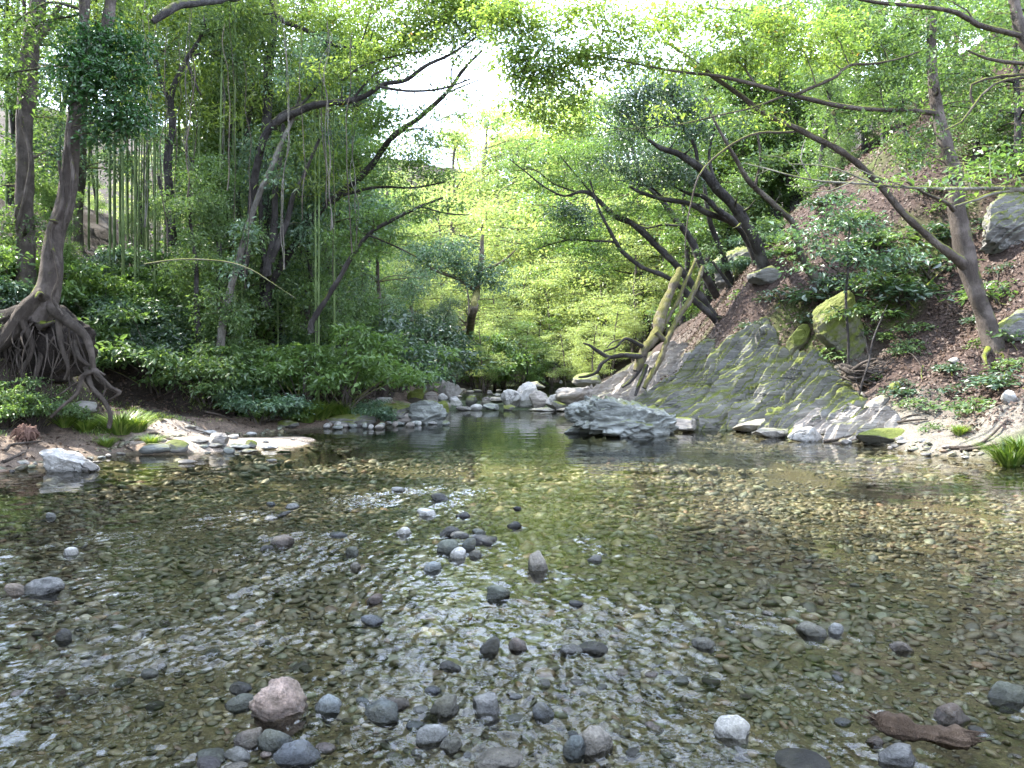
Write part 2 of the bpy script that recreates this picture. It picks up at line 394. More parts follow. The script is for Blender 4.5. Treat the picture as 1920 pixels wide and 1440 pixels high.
# ------------------------------------------------------------------ ground sheet
def make_ground():
    u = np.linspace(-1, 1, 560); X = 15 * u + 105 * np.sign(u) * np.abs(u) ** 4
    a = np.linspace(0, 1, 620); Y = -14 + 70 * a + 110 * a ** 3.5
    gx, gy = np.meshgrid(X, Y); gz = H(gx, gy)
    x, y, z = gx.ravel(), gy.ravel(), gz.ravel()
    sl, sr = banks(x, y); s = np.maximum(sl, sr); wl = wlevel(y)
    n = fbm(xyz(x * .8, y * .8), 4, 31); n2 = fbm(xyz(x * .35, y * .35), 3, 37)
    def C(r, g, b): return np.array([r, g, b])[None]
    bed = C(.075, .065, .036) * (1 - sstep(16, 22, y))[:, None] + C(.05, .062, .035) * sstep(16, 22, y)[:, None]
    sand = C(.27, .225, .185); soil = C(.035, .027, .021); moss = C(.045, .062, .012); litter = C(.05, .034, .028); rocky = C(.14, .128, .108); dirt = C(.14, .105, .08)
    c = np.repeat(bed, 1, 0) * np.ones((len(x), 1))
    def put(col, w):
        nonlocal c
        w = np.clip(w, 0, 1)[:, None]; c = c * (1 - w) + col * w
    left = sl > sr
    land = sstep(-.02, .06, z - wl)
    put(soil, land * left); put(dirt, land * left * (s < 1.4)); put(moss, land * left * sstep(-.05, .2, n) * (s > .9) * (s < 4))
    spit = (((x + 5.4) / 2.3) ** 2 + ((y - 15.5) / 1.5) ** 2 < 1.2) & (x > -7.2)
    put(sand, sstep(-.12, .0, z) * spit * left)
    put(litter, land * (~left)); put(rocky, land * (~left) * (1 - sstep(.9, 1.9, s + n * .8)) * .9)
    rockface = sstep(17.5, 19, y) * (1 - sstep(28, 34, y)) * (1 - sstep(2.2, 3.6, s + n * 1.2))
    put(rocky, land * (~left) * rockface)
    put(moss * 1.1, land * (~left) * sstep(.18, .4, n2 + n * .4) * (s < 9) * .85)
    put(soil * .9, land * sstep(30, 45, y))
    mb = MB(); ny, nx = gx.shape
    i = (np.arange(ny - 1)[:, None] * nx + np.arange(nx - 1)[None]).ravel()
    mb.add(np.stack([x, y, z], -1), np.stack([i, i + 1, i + nx + 1, i + nx], -1), c)
    mb.obj('ground', M['ground'], kind='structure')
make_ground()

# ------------------------------------------------------------------ water
STONES = []   # filled below, (x, y, radius) used for ripples
def rif_mask(x, y):   # where the shallows run fast
    xl = np.interp(y, [2, 3, 6.2, 8.2, 10.5], [-6, -5, -4.3, -3.1, -1.4]); xr = np.interp(y, [2, 3.2, 3.8, 4.5, 5.4, 7.2, 10.5], [3.0, 2.75, 2.5, 1.75, 1.25, .45, .1])
    m = sstep(-.5, .35, x - xl) * sstep(-.5, .9, xr - x + .5 * fbm(xyz(x * .9, y * .9), 3, 75)) * (1 - sstep(8.6, 11, y))
    n = fbm(np.stack([x * 1.0 / (12 - np.minimum(y, 10)) * 6, y * .8, 0 * x], -1), 3, 71)
    m = m * sstep(-.42, .28, n + .1)
    br = sstep(-.2, .1, x + .6 + .3 * (y - 3)) * sstep(-.3, .3, 1.0 - x) * (1 - sstep(5.5, 7, y))   # busy tongue in the middle
    m = np.maximum(m, .8 * br) * (.3 + .9 * sstep(-.25, .25, fbm(np.stack([x * 1.1, y * .9, 0 * x], -1), 4, 73)))
    return np.clip(m, 0, 1.1)
def make_water(stones):
    u = np.linspace(-1, 1, 721); Y = np.concatenate([np.linspace(-6, 2.2, 40)[:-1], 2.2 * (28.3 / 2.2) ** np.linspace(0, 1, 900)])
    uu, gy = np.meshgrid(u, Y); A = np.minimum(.72 * np.maximum(gy, 2.2) + .7, 11.5)
    gx = np.sign(uu) * (np.abs(uu) * A + np.abs(uu) ** 7 * (12 - A)); x, y = gx.ravel(), gy.ravel()
    rif = rif_mask(x, y)
    for (sx, sy, r) in stones:
        d = np.hypot((x - sx), (y - sy + r * .8) * .7); rif = np.maximum(rif, .65 * np.exp(-(d / (r * 1.6)) ** 2))
    rif = np.maximum(rif, .5 * sstep(25.8, 27.6, y))
    dy = 10.5 - y; ang = np.arctan2(x, dy); r = np.hypot(x, dy)
    hgt = .017 * fbm(np.stack([ang * 50, r * 3.2, 0 * r], -1), 3, 5, .6) + .015 * fbm(np.stack([ang * 110, r * 8, 0 * r], -1), 2, 15, .6) + .0085 * fbm(xyz(x * 26, y * 20), 2, 16)
    z = hgt * rif + .004 * fbm(xyz(x * 1.1, y * 2.0), 3, 25) + .0022 * fbm(xyz(x * 4, y * 7), 2, 26)
    dep = np.clip(-H(x, y), 0, 2)
    A3 = np.stack([rif, sstep(.25, 1.2, dep), 0 * rif], -1)
    mb = MB(); ny, nx = gx.shape
    i = (np.arange(ny - 1)[:, None] * nx + np.arange(nx - 1)[None]).ravel()
    mb.add(np.stack([x, y, z], -1), np.stack([i, i + 1, i + nx + 1, i + nx], -1), A3)
    mb.obj('stream_water', M['water'], kind='structure')
    for (y0, y1, zz, nm) in ((28.3, 47.2, .33, 'upper_pool_water'), (47.9, 75, .62, 'far_pool_water')):
        X = np.linspace(-6, 14, 90); Y = np.linspace(y0, y1, 120); gx, gy = np.meshgrid(X, Y); x, y = gx.ravel(), gy.ravel()
        z = zz + .012 * fbm(xyz(x * 2, y * 2), 3, 8); ny, nx = gx.shape
        i = (np.arange(ny - 1)[:, None] * nx + np.arange(nx - 1)[None]).ravel()
        mb = MB(); mb.add(np.stack([x, y, z], -1), np.stack([i, i + 1, i + nx + 1, i + nx], -1), np.stack([.5 + 0 * x, .2 + 0 * x, 0 * x], -1))
        mb.obj(nm, M['water'], kind='structure')

# ------------------------------------------------------------------ gravel on the stream bed
PAL = np.array([(.115, .095, .045), (.17, .13, .07), (.10, .095, .05), (.13, .15, .10), (.2, .17, .1), (.06, .06, .035), (.2, .1, .055), (.12, .14, .13), (.3, .28, .22), (.16, .19, .15), (.05, .055, .055)])
PW = np.array([.2, .17, .15, .1, .09, .1, .045, .05, .035, .04, .02]); PW /= PW.sum()
def make_gravel():
    rng = np.random.default_rng(5); V0, F0 = ico(2); mb = MB()
    batches = [(2.2, 4.2, 15500, .0155, 2), (4.2, 7, 18000, .02, 2), (7, 11, 22000, .027, 1), (11, 19, 22000, .04, 1)]
    for (y0, y1, n, sz, sub) in batches:
        V0, F0 = ico(sub)
        y = rng.uniform(y0 ** 2, y1 ** 2, n) ** .5; x = rng.uniform(-1, 1, n) * (.8 * y + .8)
        s = np.maximum(*banks(x, y)); k = (s < .25) & (rng.random(n) < .55 + .6 * sstep(-.25, .15, fbm(xyz(x * .45, y * .45), 3, 62))); x, y = x[k], y[k]; m = len(x)
        z = H(x, y)
        L = sz * np.minimum(np.exp(rng.normal(-.08, .68, m)), 2.8) * (1 + .5 * fbm(xyz(x * .6, y * .6), 2, 61)); W = L * rng.uniform(.55, .95, m); T = L * rng.uniform(.25, .5, m)
        th = rng.uniform(0, PI, m)
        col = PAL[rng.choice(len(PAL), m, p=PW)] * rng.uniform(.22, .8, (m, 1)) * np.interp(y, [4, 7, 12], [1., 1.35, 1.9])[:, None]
        jit = 1 + .13 * fbm(V0[None] * 1.6 + rng.uniform(-40, 40, (m, 1, 3)), 2, 3)
        B = V0[None] * jit[..., None] * np.stack([L, W, T], -1)[:, None, :]
        tl = rng.normal(0, .28, (m, 1)); B[..., 2] += B[..., 0] * tl
        c, s_ = np.cos(th)[:, None], np.sin(th)[:, None]
        Q = np.stack([B[..., 0] * c - B[..., 1] * s_ + x[:, None], B[..., 0] * s_ + B[..., 1] * c + y[:, None], B[..., 2] + (z + T * .25)[:, None]], -1)
        lim = -.035; Q[..., 2] = np.where((Q[..., 2] > lim) & (s[k] < 0)[:, None], lim + .1 * (Q[..., 2] - lim), Q[..., 2])
        Fa = (F0[None] + (np.arange(m) * len(V0))[:, None, None]).reshape(-1, 3)
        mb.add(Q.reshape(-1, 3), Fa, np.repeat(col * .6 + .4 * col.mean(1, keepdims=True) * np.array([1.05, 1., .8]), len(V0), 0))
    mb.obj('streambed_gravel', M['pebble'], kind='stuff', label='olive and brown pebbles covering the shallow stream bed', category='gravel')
make_gravel()

# ------------------------------------------------------------------ foliage and tree builders
def unit(v): return v / (np.linalg.norm(v, axis=-1, keepdims=True) + 1e-9)
def leaves(mb, C, D, N, L, W, val, six=False, droop=.15):
    S = unit(np.cross(D, N)); N = np.cross(S, D)
    L = L[:, None]; W = W[:, None]
    n = len(C)
    if six:
        p = [C, C + D * L * .3 + S * W * .45 + N * W * .12, C + D * L * .65 + S * W * .4 + N * W * .1 - N * L * droop * .4, C + D * L - N * L * droop,
             C + D * L * .65 - S * W * .4 + N * W * .1 - N * L * droop * .4, C + D * L * .3 - S * W * .45 + N * W * .12]
        k = 6; q = np.array([[0, 1, 2, 3], [0, 3, 4, 5]])
    else:
        p = [C, C + D * L * .45 + S * W * .5 + N * W * .14, C + D * L - N * L * droop, C + D * L * .45 - S * W * .5 + N * W * .14]
        k = 4; q = np.array([[0, 1, 2, 3]])
    V = np.stack(p, 1).reshape(-1, 3)
    Fq = (q[None] + (np.arange(n) * k)[:, None, None]).reshape(-1, 4)
    a = np.repeat(val, k)
    mb.add(V, Fq, np.stack([a, a, a], -1))
def foliage(mb, pads, L, rng, kind='layer', six=False, sr=None, per=12, aspect=.5):
    """pads: (centre, (rx,ry,rz), n).  Leaves sit in small sprays spread through each pad."""
    for (c, r, n) in pads:
        ns = max(3, int(n / per)); c = np.asarray(c)
        d = unit(rng.normal(size=(ns, 3))) * (rng.random((ns, 1)) ** (1 / 2.4)) * (1 + .25 * rng.normal(size=(ns, 1)))
        sc = c + d * np.asarray(r)
        R = sr or L * 3.6
        tilt = .22 if kind == 'layer' else .6
        nz = unit(rng.normal(0, tilt, (ns, 3)) + np.array([0, 0, 1.]) + (d * .35 if kind != 'layer' else 0))
        t1 = unit(np.cross(nz, rng.normal(size=(ns, 3)))); t2 = np.cross(nz, t1)
        Rs = R * rng.uniform(.55, 1.25, (ns, 1))
        sv = rng.random(ns)
        i = np.repeat(np.arange(ns), per); m = len(i)
        ang = (rng.uniform(0, 2 * PI, ns))[i] + 2 * PI / 5 * rng.integers(0, 5, m) + rng.normal(0, .2, m); rad = rng.random(m) ** .6
        off = (np.cos(ang)[:, None] * t1[i] + np.sin(ang)[:, None] * t2[i])
        P = sc[i] + off * (rad[:, None] * Rs[i]) - np.array([0, 0, 1.]) * (rad ** 2 * .25)[:, None] * Rs[i] + nz[i] * rng.normal(0, .12, (m, 1)) * Rs[i]
        jit = .38 if kind == 'layer' else .75
        nn = unit(nz[i] + rng.normal(0, jit, (m, 3)))
        dd = unit(off + rng.normal(0, .5, (m, 3)) - np.array([0, 0, .25]))
        LL = L * rng.uniform(.55, 1.45, m) * rng.uniform(.8, 1.2, ns)[i]
        val = np.clip(.5 * sv[i] + .5 * rng.random(m), 0, 1)
        leaves(mb, P, dd, nn, LL, LL * aspect * rng.uniform(.8, 1.25, m), val, six)
def bez(a, b, c, n):
    t = np.linspace(0, 1, n)[:, None]; return (1 - t) ** 2 * a + 2 * t * (1 - t) * b + t * t * c
def connect(mb, S, SR, pads, rng, r0=.045, twigs=5, k=5):
    """a limb from the nearest lower stem point into each pad, with twigs spreading through it"""
    for (c, r, n) in pads:
        c = np.asarray(c); r = np.asarray(r)
        dist = np.linalg.norm(S - c, axis=1) + np.maximum(0, S[:, 2] - c[2] + .1) * 1.2
        i = int(np.argmin(dist)); a = S[i]; ln = np.linalg.norm(c - a)
        ra = min(SR[i] * .7, r0 * (.5 + .12 * ln)); ra = max(ra, .008)
        mid = (a + c) / 2 + np.array([0, 0, .12 * ln]) + rng.normal(0, .09, 3) * ln
        P = bez(a, mid, c, 5)
        h = c - a; h[2] *= .3; h = unit(h)
        P = np.vstack([P, c + h * r * .75])
        rr = np.interp(np.linspace(0, 1, 6), [0, 1], [ra, ra * .22])
        tube(mb, P, rr, k, .35, wob=.05, seed=int(rng.integers(999)))
        for _ in range(twigs):
            t = rng.uniform(.45, 1.); b = P[int(t * 5)]
            e = c + rng.normal(0, .5, 3) * r
            tube(mb, bez(b, (b + e) / 2 + rng.normal(0, .06, 3) * np.linalg.norm(e - b) + np.array([0, 0, .04]), e, 4), np.linspace(ra * .35, .004, 4) + .002, 4, .4)
def P3(pts):
    """(px, py, distance, width in px) -> points and radii"""
    last = None; P, R = [], []
    for q in pts:
        d = q[2] if q[2] else last; last = d
        P.append(at(q[0], q[1], d)); R.append(q[3] / 2 / FPX * d)
    return np.array(P), np.array(R)
def PAD(px, py, d, rx, ry, cov=1.4, L=.085, rz=None, asp=.5):
    """a pad of foliage given by its place and half-extents"""
    a, b = rx / FPX * d, ry / FPX * d
    n = int(cov * PI * a * b / (.5 * L * L * asp * .62))
    return (at(px, py, d), (a, rz or max(a * .8, b), b), max(40, n))
def hero_tree(name, label, cat, stems, groups, bark, group=None, sink=.25, twigs=5, rough=.22, r0=.045, extra=None, root_thick=1.):
    """stems: px polylines (first one is the trunk, root first).  groups: (leaf material, [pads], leaf length, kind)"""
    SS, RR = [], []
    tm = MB(); rng = np.random.default_rng(abs(hash_s(label)) % 99999)
    for si, st in enumerate(stems):
        P, R = (st if isinstance(st, tuple) else P3(st))
        if si == 0:
            base = P[0].copy(); P = np.vstack([[P[0] - np.array([0, 0, sink])], P]); R = np.concatenate([[R[0] * 1.25], R])
        big = R.max() > .09
        tube(tm, P, R, 14 if big else 7, .14 if big else .25, rough if big else .05, wob=.05 if big else .03, seed=si)
        q, rr = catmull(P, R, .3); SS.append(q); RR.append(rr)
    S = np.vstack(SS); SR = np.concatenate(RR)
    for i in rng.integers(0, len(S), min(16, len(S) // 3)):      # dead snags and knots on the bark
        if SR[i] < .03: continue
        d = unit(rng.normal(size=3) * [1, 1, .5] + [0, 0, .3]); q = S[i] + d * SR[i] * .6; ln = rng.uniform(.06, .5) * (.4 + SR[i] * 5)
        tube(tm, [q, q + d * ln * .5 + rng.normal(0, .03, 3), q + d * ln + [0, 0, rng.uniform(-.1, .2) * ln]], np.array([.35, .18, .06]) * SR[i], 6, .1, .2)
    for g in groups: connect(tm, S, SR, g[1], rng, r0, twigs)
    root = thing(name, label, cat, tuple(base), group)
    tm.obj('trunk', bark, root, base)
    for (mat, pads, L, kind) in groups:
        cm = MB(); foliage(cm, pads, L, rng, kind, six=False)
        cm.obj('ivy' if mat is M['ivy'] else 'crown', mat, root, base, smooth=False)
    if extra: extra(root, base)
    return root
def hash_s(s):
    h = 7
    for ch in s: h = (h * 31 + ord(ch)) & 0xffffff
    return h

# prototypes, built at their own root, later copied
def proto_tree(kind, seed, hgt, mat, bark, L, label, dens=1.):
    rng = np.random.default_rng(seed)
    tm, cm = MB(), MB()
    lean = rng.normal(0, .1, 2)
    npt = 7
    zz = np.linspace(-.4, hgt * .92, npt)
    tr = np.stack([lean[0] * zz * (zz / hgt) + rng.normal(0, .12, npt) * (zz > 1), lean[1] * zz * (zz / hgt) + rng.normal(0, .12, npt) * (zz > 1), zz], -1)
    tr_r = np.interp(zz, [0, hgt], [.018 * hgt, .004 * hgt])
    tube(tm, tr, tr_r, 9, .5, .1)
    S, SR = catmull(tr, tr_r, .4)
    pads = []
    if kind == 'maple':
        for k in range(32):
            f = rng.uniform(.24, 1.); z = hgt * f; a = rng.uniform(0, 2 * PI)
            R = hgt * .36 * math.sin(PI * min(1, (f - .12) * .98)) ** .7 * rng.uniform(.35, 1.05)
            c = S[np.argmin(abs(S[:, 2] - z * .9))] * [1, 1, 0] + np.array([math.cos(a) * R, math.sin(a) * R, z])
            rr = hgt * rng.uniform(.07, .15); pads.append((c, (rr, rr, rr * rng.uniform(.3, .7)), int(330 * dens)))
        connect(tm, S, SR, pads, rng, .06, 3); foliage(cm, pads, L, rng, 'layer', per=10)
    elif kind == 'dome':
        for k in range(30):
            f = rng.uniform(.25, 1.); z = hgt * f; a = rng.uniform(0, 2 * PI)
            R = hgt * .26 * math.sin(PI * min(1, (f - .1) * .95)) ** .6 * rng.uniform(.3, 1.05)
            c = S[np.argmin(abs(S[:, 2] - z * .9))] * [1, 1, 0] + np.array([math.cos(a) * R, math.sin(a) * R, z])
            rr = hgt * rng.uniform(.06, .11); pads.append((c, (rr, rr, rr * .75), int(380 * dens)))
        connect(tm, S, SR, pads, rng, .05, 3); foliage(cm, pads, L, rng, 'clump', per=10)
    elif kind == 'slim':      # tall leafy understorey tree, leaves all the way down
        for k in range(34):
            z = hgt * rng.uniform(.08, 1.); a = rng.uniform(0, 2 * PI); R = hgt * .14 * rng.uniform(.2, 1.1)
            c = S[np.argmin(abs(S[:, 2] - z * .95))] * [1, 1, 0] + np.array([math.cos(a) * R, math.sin(a) * R, z])
            rr = hgt * rng.uniform(.045, .085); pads.append((c, (rr, rr, rr * .7), int(300 * dens)))
        connect(tm, S, SR, pads, rng, .04, 3); foliage(cm, pads, L, rng, 'clump', per=9)
    root = thing('forest_tree', label, 'tree', (0, 0, 0))
    tm.obj('trunk', bark, root); cm.obj('crown', mat, root, smooth=False)
    root['h'] = hgt
    return root
def proto_shrub(seed, w, h, mat, L, label, kind='layer', n=2600, six=True, name='shrub', asp=.45, cat='shrub'):
    rng = np.random.default_rng(seed); sm, fm = MB(), MB(); pads = []
    for k in range(16):
        a = rng.uniform(0, 2 * PI); R = w / 2 * math.sqrt(rng.random()); z = h * (1 - .55 * (R / (w / 2)) ** 2) * rng.uniform(.45, 1.)
        r = w * rng.uniform(.13, .22); c = np.array([math.cos(a) * R, math.sin(a) * R, z]); pads.append((c, (r, r, r * (.3 if kind == 'layer' else .6)), n // 16))
        b = np.array([rng.normal(0, .08), rng.normal(0, .08), -.15])
        tube(sm, bez(b, np.array([c[0] * .3, c[1] * .3, z * .7]), c, 6), np.linspace(.018, .005, 6), 5, .3)
    foliage(fm, pads, L, rng, kind, six=six, per=8, sr=L * 2.3, aspect=asp)
    root = thing(name, label, cat, (0, 0, 0)); sm.obj('stems', M['bark'], root); fm.obj('foliage', mat, root, smooth=False)
    root['h'] = h
    return root
def proto_tuft(seed, h, n, mat, label):
    rng = np.random.default_rng(seed); mb = MB()
    a = rng.uniform(0, 2 * PI, n); r = .22 * h * np.sqrt(rng.random(n)); ln = h * rng.uniform(.5, 1.1, n); w = .012 * rng.uniform(.6, 1.3, n)
    d = np.stack([np.cos(a), np.sin(a)], -1) + rng.normal(0, .3, (n, 2)); lean = rng.uniform(.2, .8, n)
    b = np.stack([np.cos(a) * r, np.sin(a) * r, 0 * r - .03], -1)
    s = np.stack([-d[:, 1], d[:, 0], 0 * r], -1); s = unit(s) * w[:, None]
    dv = np.concatenate([d * lean[:, None], np.ones((n, 1))], 1)
    p1 = b + dv * (ln * .5)[:, None]; p2 = b + dv * ln[:, None] * [1.25, 1.25, .78]
    V = np.stack([b - s, b + s, p1 + s * .8, p2, p1 - s * .8], 1).reshape(-1, 3)
    o = np.arange(n)[:, None] * 5
    v = np.repeat(rng.random(n), 5)
    mb.add(V, o + np.array([[0, 1, 2, 4]]), np.stack([v] * 3, -1))
    mb.add(V, o + np.array([[4, 2, 3]]), np.stack([v] * 3, -1))
    return mb.obj('grass_tuft', mat, smooth=False, label=label, category='grass tuft')

# ------------------------------------------------------------------ stones in the stream
COLS = dict(brown=(.26, .19, .15), pink=(.40, .255, .19), tan=(.34, .29, .22), teal=(.10, .14, .145), blue=(.13, .16, .2), pale=(.44, .46, .46), white=(.6, .58, .54),
            green=(.14, .17, .12), olive=(.2, .19, .13), dark=(.035, .036, .042), black=(.018, .02, .026), grey=(.24, .24, .235), red=(.17, .085, .06), purple=(.12, .1, .12), lblue=(.28, .35, .38))
STONE_LIST = [  # px, py, w, h, colour, facets, label
 (520,1328,106,88,'pink',12,'large pinkish brown angular rock standing in the shallow riffle, biggest of the stones'),
 (470,1388,56,42,'brown',8,'brown smooth stone just below the big pinkish rock'),
 (518,1394,62,42,'teal',3,'dark teal rounded stone under the big pinkish rock'),
 (556,1418,84,46,'blue',4,'blue grey flattened stone at the water edge below the teal stone'),
 (445,1416,46,24,'pale',3,'pale oval pebble beside the blue grey stone'),
 (396,1420,64,30,'green',6,'long grey green slab stone left of the pale oval pebble'),
 (392,1433,40,24,'purple',4,'purplish dark stone in front of the grey green slab'),
 (442,1436,40,14,'tan',3,'flat tan stone in front of the pale oval pebble'),
 (498,1416,24,14,'pink',4,'small pink pebble between the brown and the blue grey stones'),
 (452,1322,52,32,'green',6,'green slanted stone tucked against the left of the big pinkish rock'),
 (452,1292,40,22,'dark',5,'dark wet stone behind the big pinkish rock'),
 (616,1328,52,40,'lblue',5,'light blue wet stone to the right of the big pinkish rock'),
 (720,1338,74,40,'teal',6,'dark teal wet stone with water running over it'),
 (835,1332,62,42,'olive',8,'olive grey angular stone beside the round grey stone'),
 (912,1327,58,48,'grey',5,'round grey stone with a dry top beside the olive angular stone'),
 (810,1380,58,38,'pale',6,'pale stone mostly under the rippling water'),
 (846,1398,38,32,'olive',9,'small jagged olive stone in front of the pale drowned stone'),
 (744,1320,44,24,'brown',6,'brown flat stone behind the dark teal wet stone'),
 (680,1316,26,14,'teal',3,'small teal pebble right of the light blue stone'),
 (935,1426,88,40,'tan',7,'tan pitted boulder at the bottom edge of the water'),
 (1118,1394,64,56,'tan',6,'grey tan block shaped stone standing clear of the water'),
 (1078,1408,42,42,'teal',4,'teal pointed stone leaning on the grey tan block'),
 (1018,1340,40,34,'blue',5,'blue stone in the middle of the riffle'),
 (1375,1376,66,52,'white',5,'whitish egg shaped stone on the right of the riffle'),
 (1500,1426,104,40,'black',3,'glossy black long stone in front of the log'),
 (1682,1420,74,40,'grey',5,'speckled grey stone resting against the log'),
 (1786,1345,62,38,'red',5,'reddish brown block stone above the log'),
 (1890,1306,64,46,'green',5,'wet green boulder right of the reddish block'),
 (1520,1186,52,34,'olive',4,'water covered olive cobble in the right hand rapids'),
 (1568,1183,32,24,'pale',4,'small pale cobble next to the water covered olive one'),
 (1320,1210,44,26,'olive',5,'olive cobble with a white foam line at the head of the rapids'),
 (1690,1216,44,24,'brown',5,'brown cobble at the right end of the rapids'),
 (918,1218,40,34,'black',5,'black wet stone, left one of the row across the riffle'),
 (973,1213,36,28,'brown',5,'brown pointed stone beside the black wet stone'),
 (1068,1221,44,22,'grey',4,'flat grey stone touching the long black stone'),
 (1112,1217,54,26,'black',5,'long black stone at the right of the row across the riffle'),
 (845,1251,38,20,'dark',6,'low dark stone below the black wet stone'),
 (700,1166,42,20,'blue',4,'low bluish stone in fast water'),
 (703,1127,34,20,'red',8,'dark reddish lump of stone above the low bluish stone'),
 (933,1116,44,30,'green',6,'dark green wedge shaped stone in mid stream'),
 (1010,1064,38,46,'tan',7,'tall tan upright stone standing alone in mid stream'),
 (1080,1133,30,14,'dark',6,'small dark stone below the tall upright stone'),
 (860,1044,30,28,'white',5,'whitish stone at the front of the mid stream pile'),
 (890,1041,24,18,'olive',4,'small olive stone right of the whitish stone in the pile'),
 (838,1030,44,32,'green',6,'green grey stone at the left of the mid stream pile'),
 (880,1026,30,28,'teal',5,'teal stone in the middle of the mid stream pile'),
 (908,1014,60,20,'dark',10,'rough dark clump at the back of the mid stream pile'),
 (842,1000,40,20,'dark',6,'dark angular stone at the far left of the mid stream pile'),
 (862,1005,34,14,'grey',4,'flat grey stone on the far side of the mid stream pile'),
 (898,1000,30,14,'green',4,'pale green stone on the far side of the mid stream pile'),
 (965,986,26,14,'black',4,'black pebble alone right of the mid stream pile'),
 (868,968,26,14,'black',5,'black pebble beyond the mid stream pile'),
 (800,964,36,20,'white',4,'round white stone beyond the mid stream pile'),
 (757,999,28,18,'white',4,'white cobble left of the mid stream pile'),
 (530,1017,42,28,'brown',5,'round brown cobble upstream on the left of the riffle'),
 (500,1030,24,14,'dark',7,'dark chip beside the round brown cobble'),
 (660,1037,24,20,'green',4,'green grey cobble between the brown cobble and the pile'),
 (667,1063,22,20,'tan',6,'small upright tan cobble below the green grey one'),
 (812,1066,34,22,'lblue',4,'pale blue cobble in front of the mid stream pile'),
 (85,1105,66,36,'grey',6,'grey low rock at the left edge of the rapids'),
 (30,1108,44,20,'pink',5,'pinkish low rock left of the grey low rock'),
 (131,1037,32,18,'white',4,'bright white stone in the left water'),
 (96,969,18,16,'pale',5,'small pale pointed stone in the calm left water'),
 (120,1197,32,26,'dark',5,'dark pointed stone in the left rapids'),
 (548,950,26,12,'pale',4,'pale flat pebble on the far gravel patch'),
 (508,946,18,10,'teal',3,'teal pebble on the far gravel patch'),
 (530,966,30,10,'dark',6,'dark flat pebble on the far gravel patch'),
 (508,972,26,8,'white',4,'white flat pebble on the far gravel patch'),
 (826,935,34,16,'dark',6,'dark curved pebble farthest out in the riffle'),
 (746,919,28,12,'pale',6,'pale pebble where the pool meets the riffle'),
 (635,1003,32,12,'blue',4,'low blue pebble left of the white cobble'),
 (1115,1050,28,16,'grey',6,'grey pebble right of the tall upright stone'),
 (970,954,15,9,'black',4,'tiny black pebble beyond the lone black pebble'),
 (1440,1150,20,8,'tan',4,'small tan pebble breaking the right hand pool'),
 (1640,1392,30,20,'red',6,'reddish lump at the left end of the log'),
]
def add_stones():
    out_ = []
    for i, (px, py, w, h, cn, fac, lab) in enumerate(STONE_LIST):
        rng = np.random.default_rng(900 + i)
        d = EYE * FPX / (py - HY)
        W = w / FPX * d; ang = math.atan2(EYE, d); dep = W * rng.uniform(.65, .85)
        hv = h / FPX * d
        Hh = math.sqrt(max((.35 * hv) ** 2, hv ** 2 - (dep * math.sin(ang)) ** 2)) / math.cos(ang)
        zc = Hh * .06
        d = (EYE - zc) * FPX / (py - HY); x = (px - CX) / FPX * d
        V, Fc = rock_pts(5 if w > 60 else 4 if w > 34 else 3, (W * 1.08, dep, Hh * 1.3), rng, fac + 6, .56 if fac > 7 else .64, .09 + .017 * fac, 1.6, .012 * (fac > 10), (.3, .2, .9), 40)
        rot = rng.uniform(-.35, .35); c, s = math.cos(rot), math.sin(rot)
        V = np.stack([V[:, 0] * c - V[:, 1] * s, V[:, 0] * s + V[:, 1] * c, V[:, 2] + V[:, 0] * rng.normal(0, .18)], -1)
        mb = MB(); mb.add(V, Fc, (np.array(COLS[cn]) * .6 + .4 * np.mean(COLS[cn]) * np.array([1.04, 1., .9])) * (1. if cn in ('white', 'pink') else .72))
        mb.obj('river_stone', M['stone'], origin=(0, 0, 0), label=lab, category='stone', group='stones breaking the surface of the stream').location = (x, d, zc)
        out_.append((x, d, W / 2))
    return out_
# small loose cobbles lying in the shallow riffle between the named stones
def add_cobbles(st):
    rng = np.random.default_rng(77); protos = []
    n = 0
    while n < 170:
        y = rng.uniform(2.5, 8.5); x = rng.uniform(-.66, .66) * y
        m = float(rif_mask(np.array([x]), np.array([y]))[0])
        if rng.random() > m * (.9 if y < 4 else .5) + .06 * (y < 4): continue
        if any(math.hypot(x - a, y - b) < r + .03 for a, b, r in st): continue
        cn = ['olive', 'brown', 'teal', 'green', 'grey', 'pale', 'tan', 'blue', 'pink', 'dark', 'red'][rng.integers(11)]
        W = rng.uniform(.035, .1)
        V, Fc = rock_pts(3, (W, W * .75, W * rng.uniform(.3, .55)), rng, 5, .7, .1, 1.4)
        c, s = math.cos(x * 9), math.sin(x * 9)
        V = np.stack([V[:, 0] * c - V[:, 1] * s, V[:, 0] * s + V[:, 1] * c, V[:, 2]], -1)
        mb = MB(); mb.add(V, Fc, (np.array(COLS[cn]) * .3 + .3 * np.mean(COLS[cn])))
        mb.obj('cobble', M['stone'], label='small wet cobble lying among others in the shallow riffle', category='stone', group='small wet cobbles scattered through the riffle').location = (x, y, max(float(H(np.array([x]), np.array([y]))[0]) + W * .25 + .03, -W * .1 if (y < 3.9 and n % 2) else -1))
        n += 1
ST_ = add_stones()
add_cobbles(ST_)
make_water(ST_)

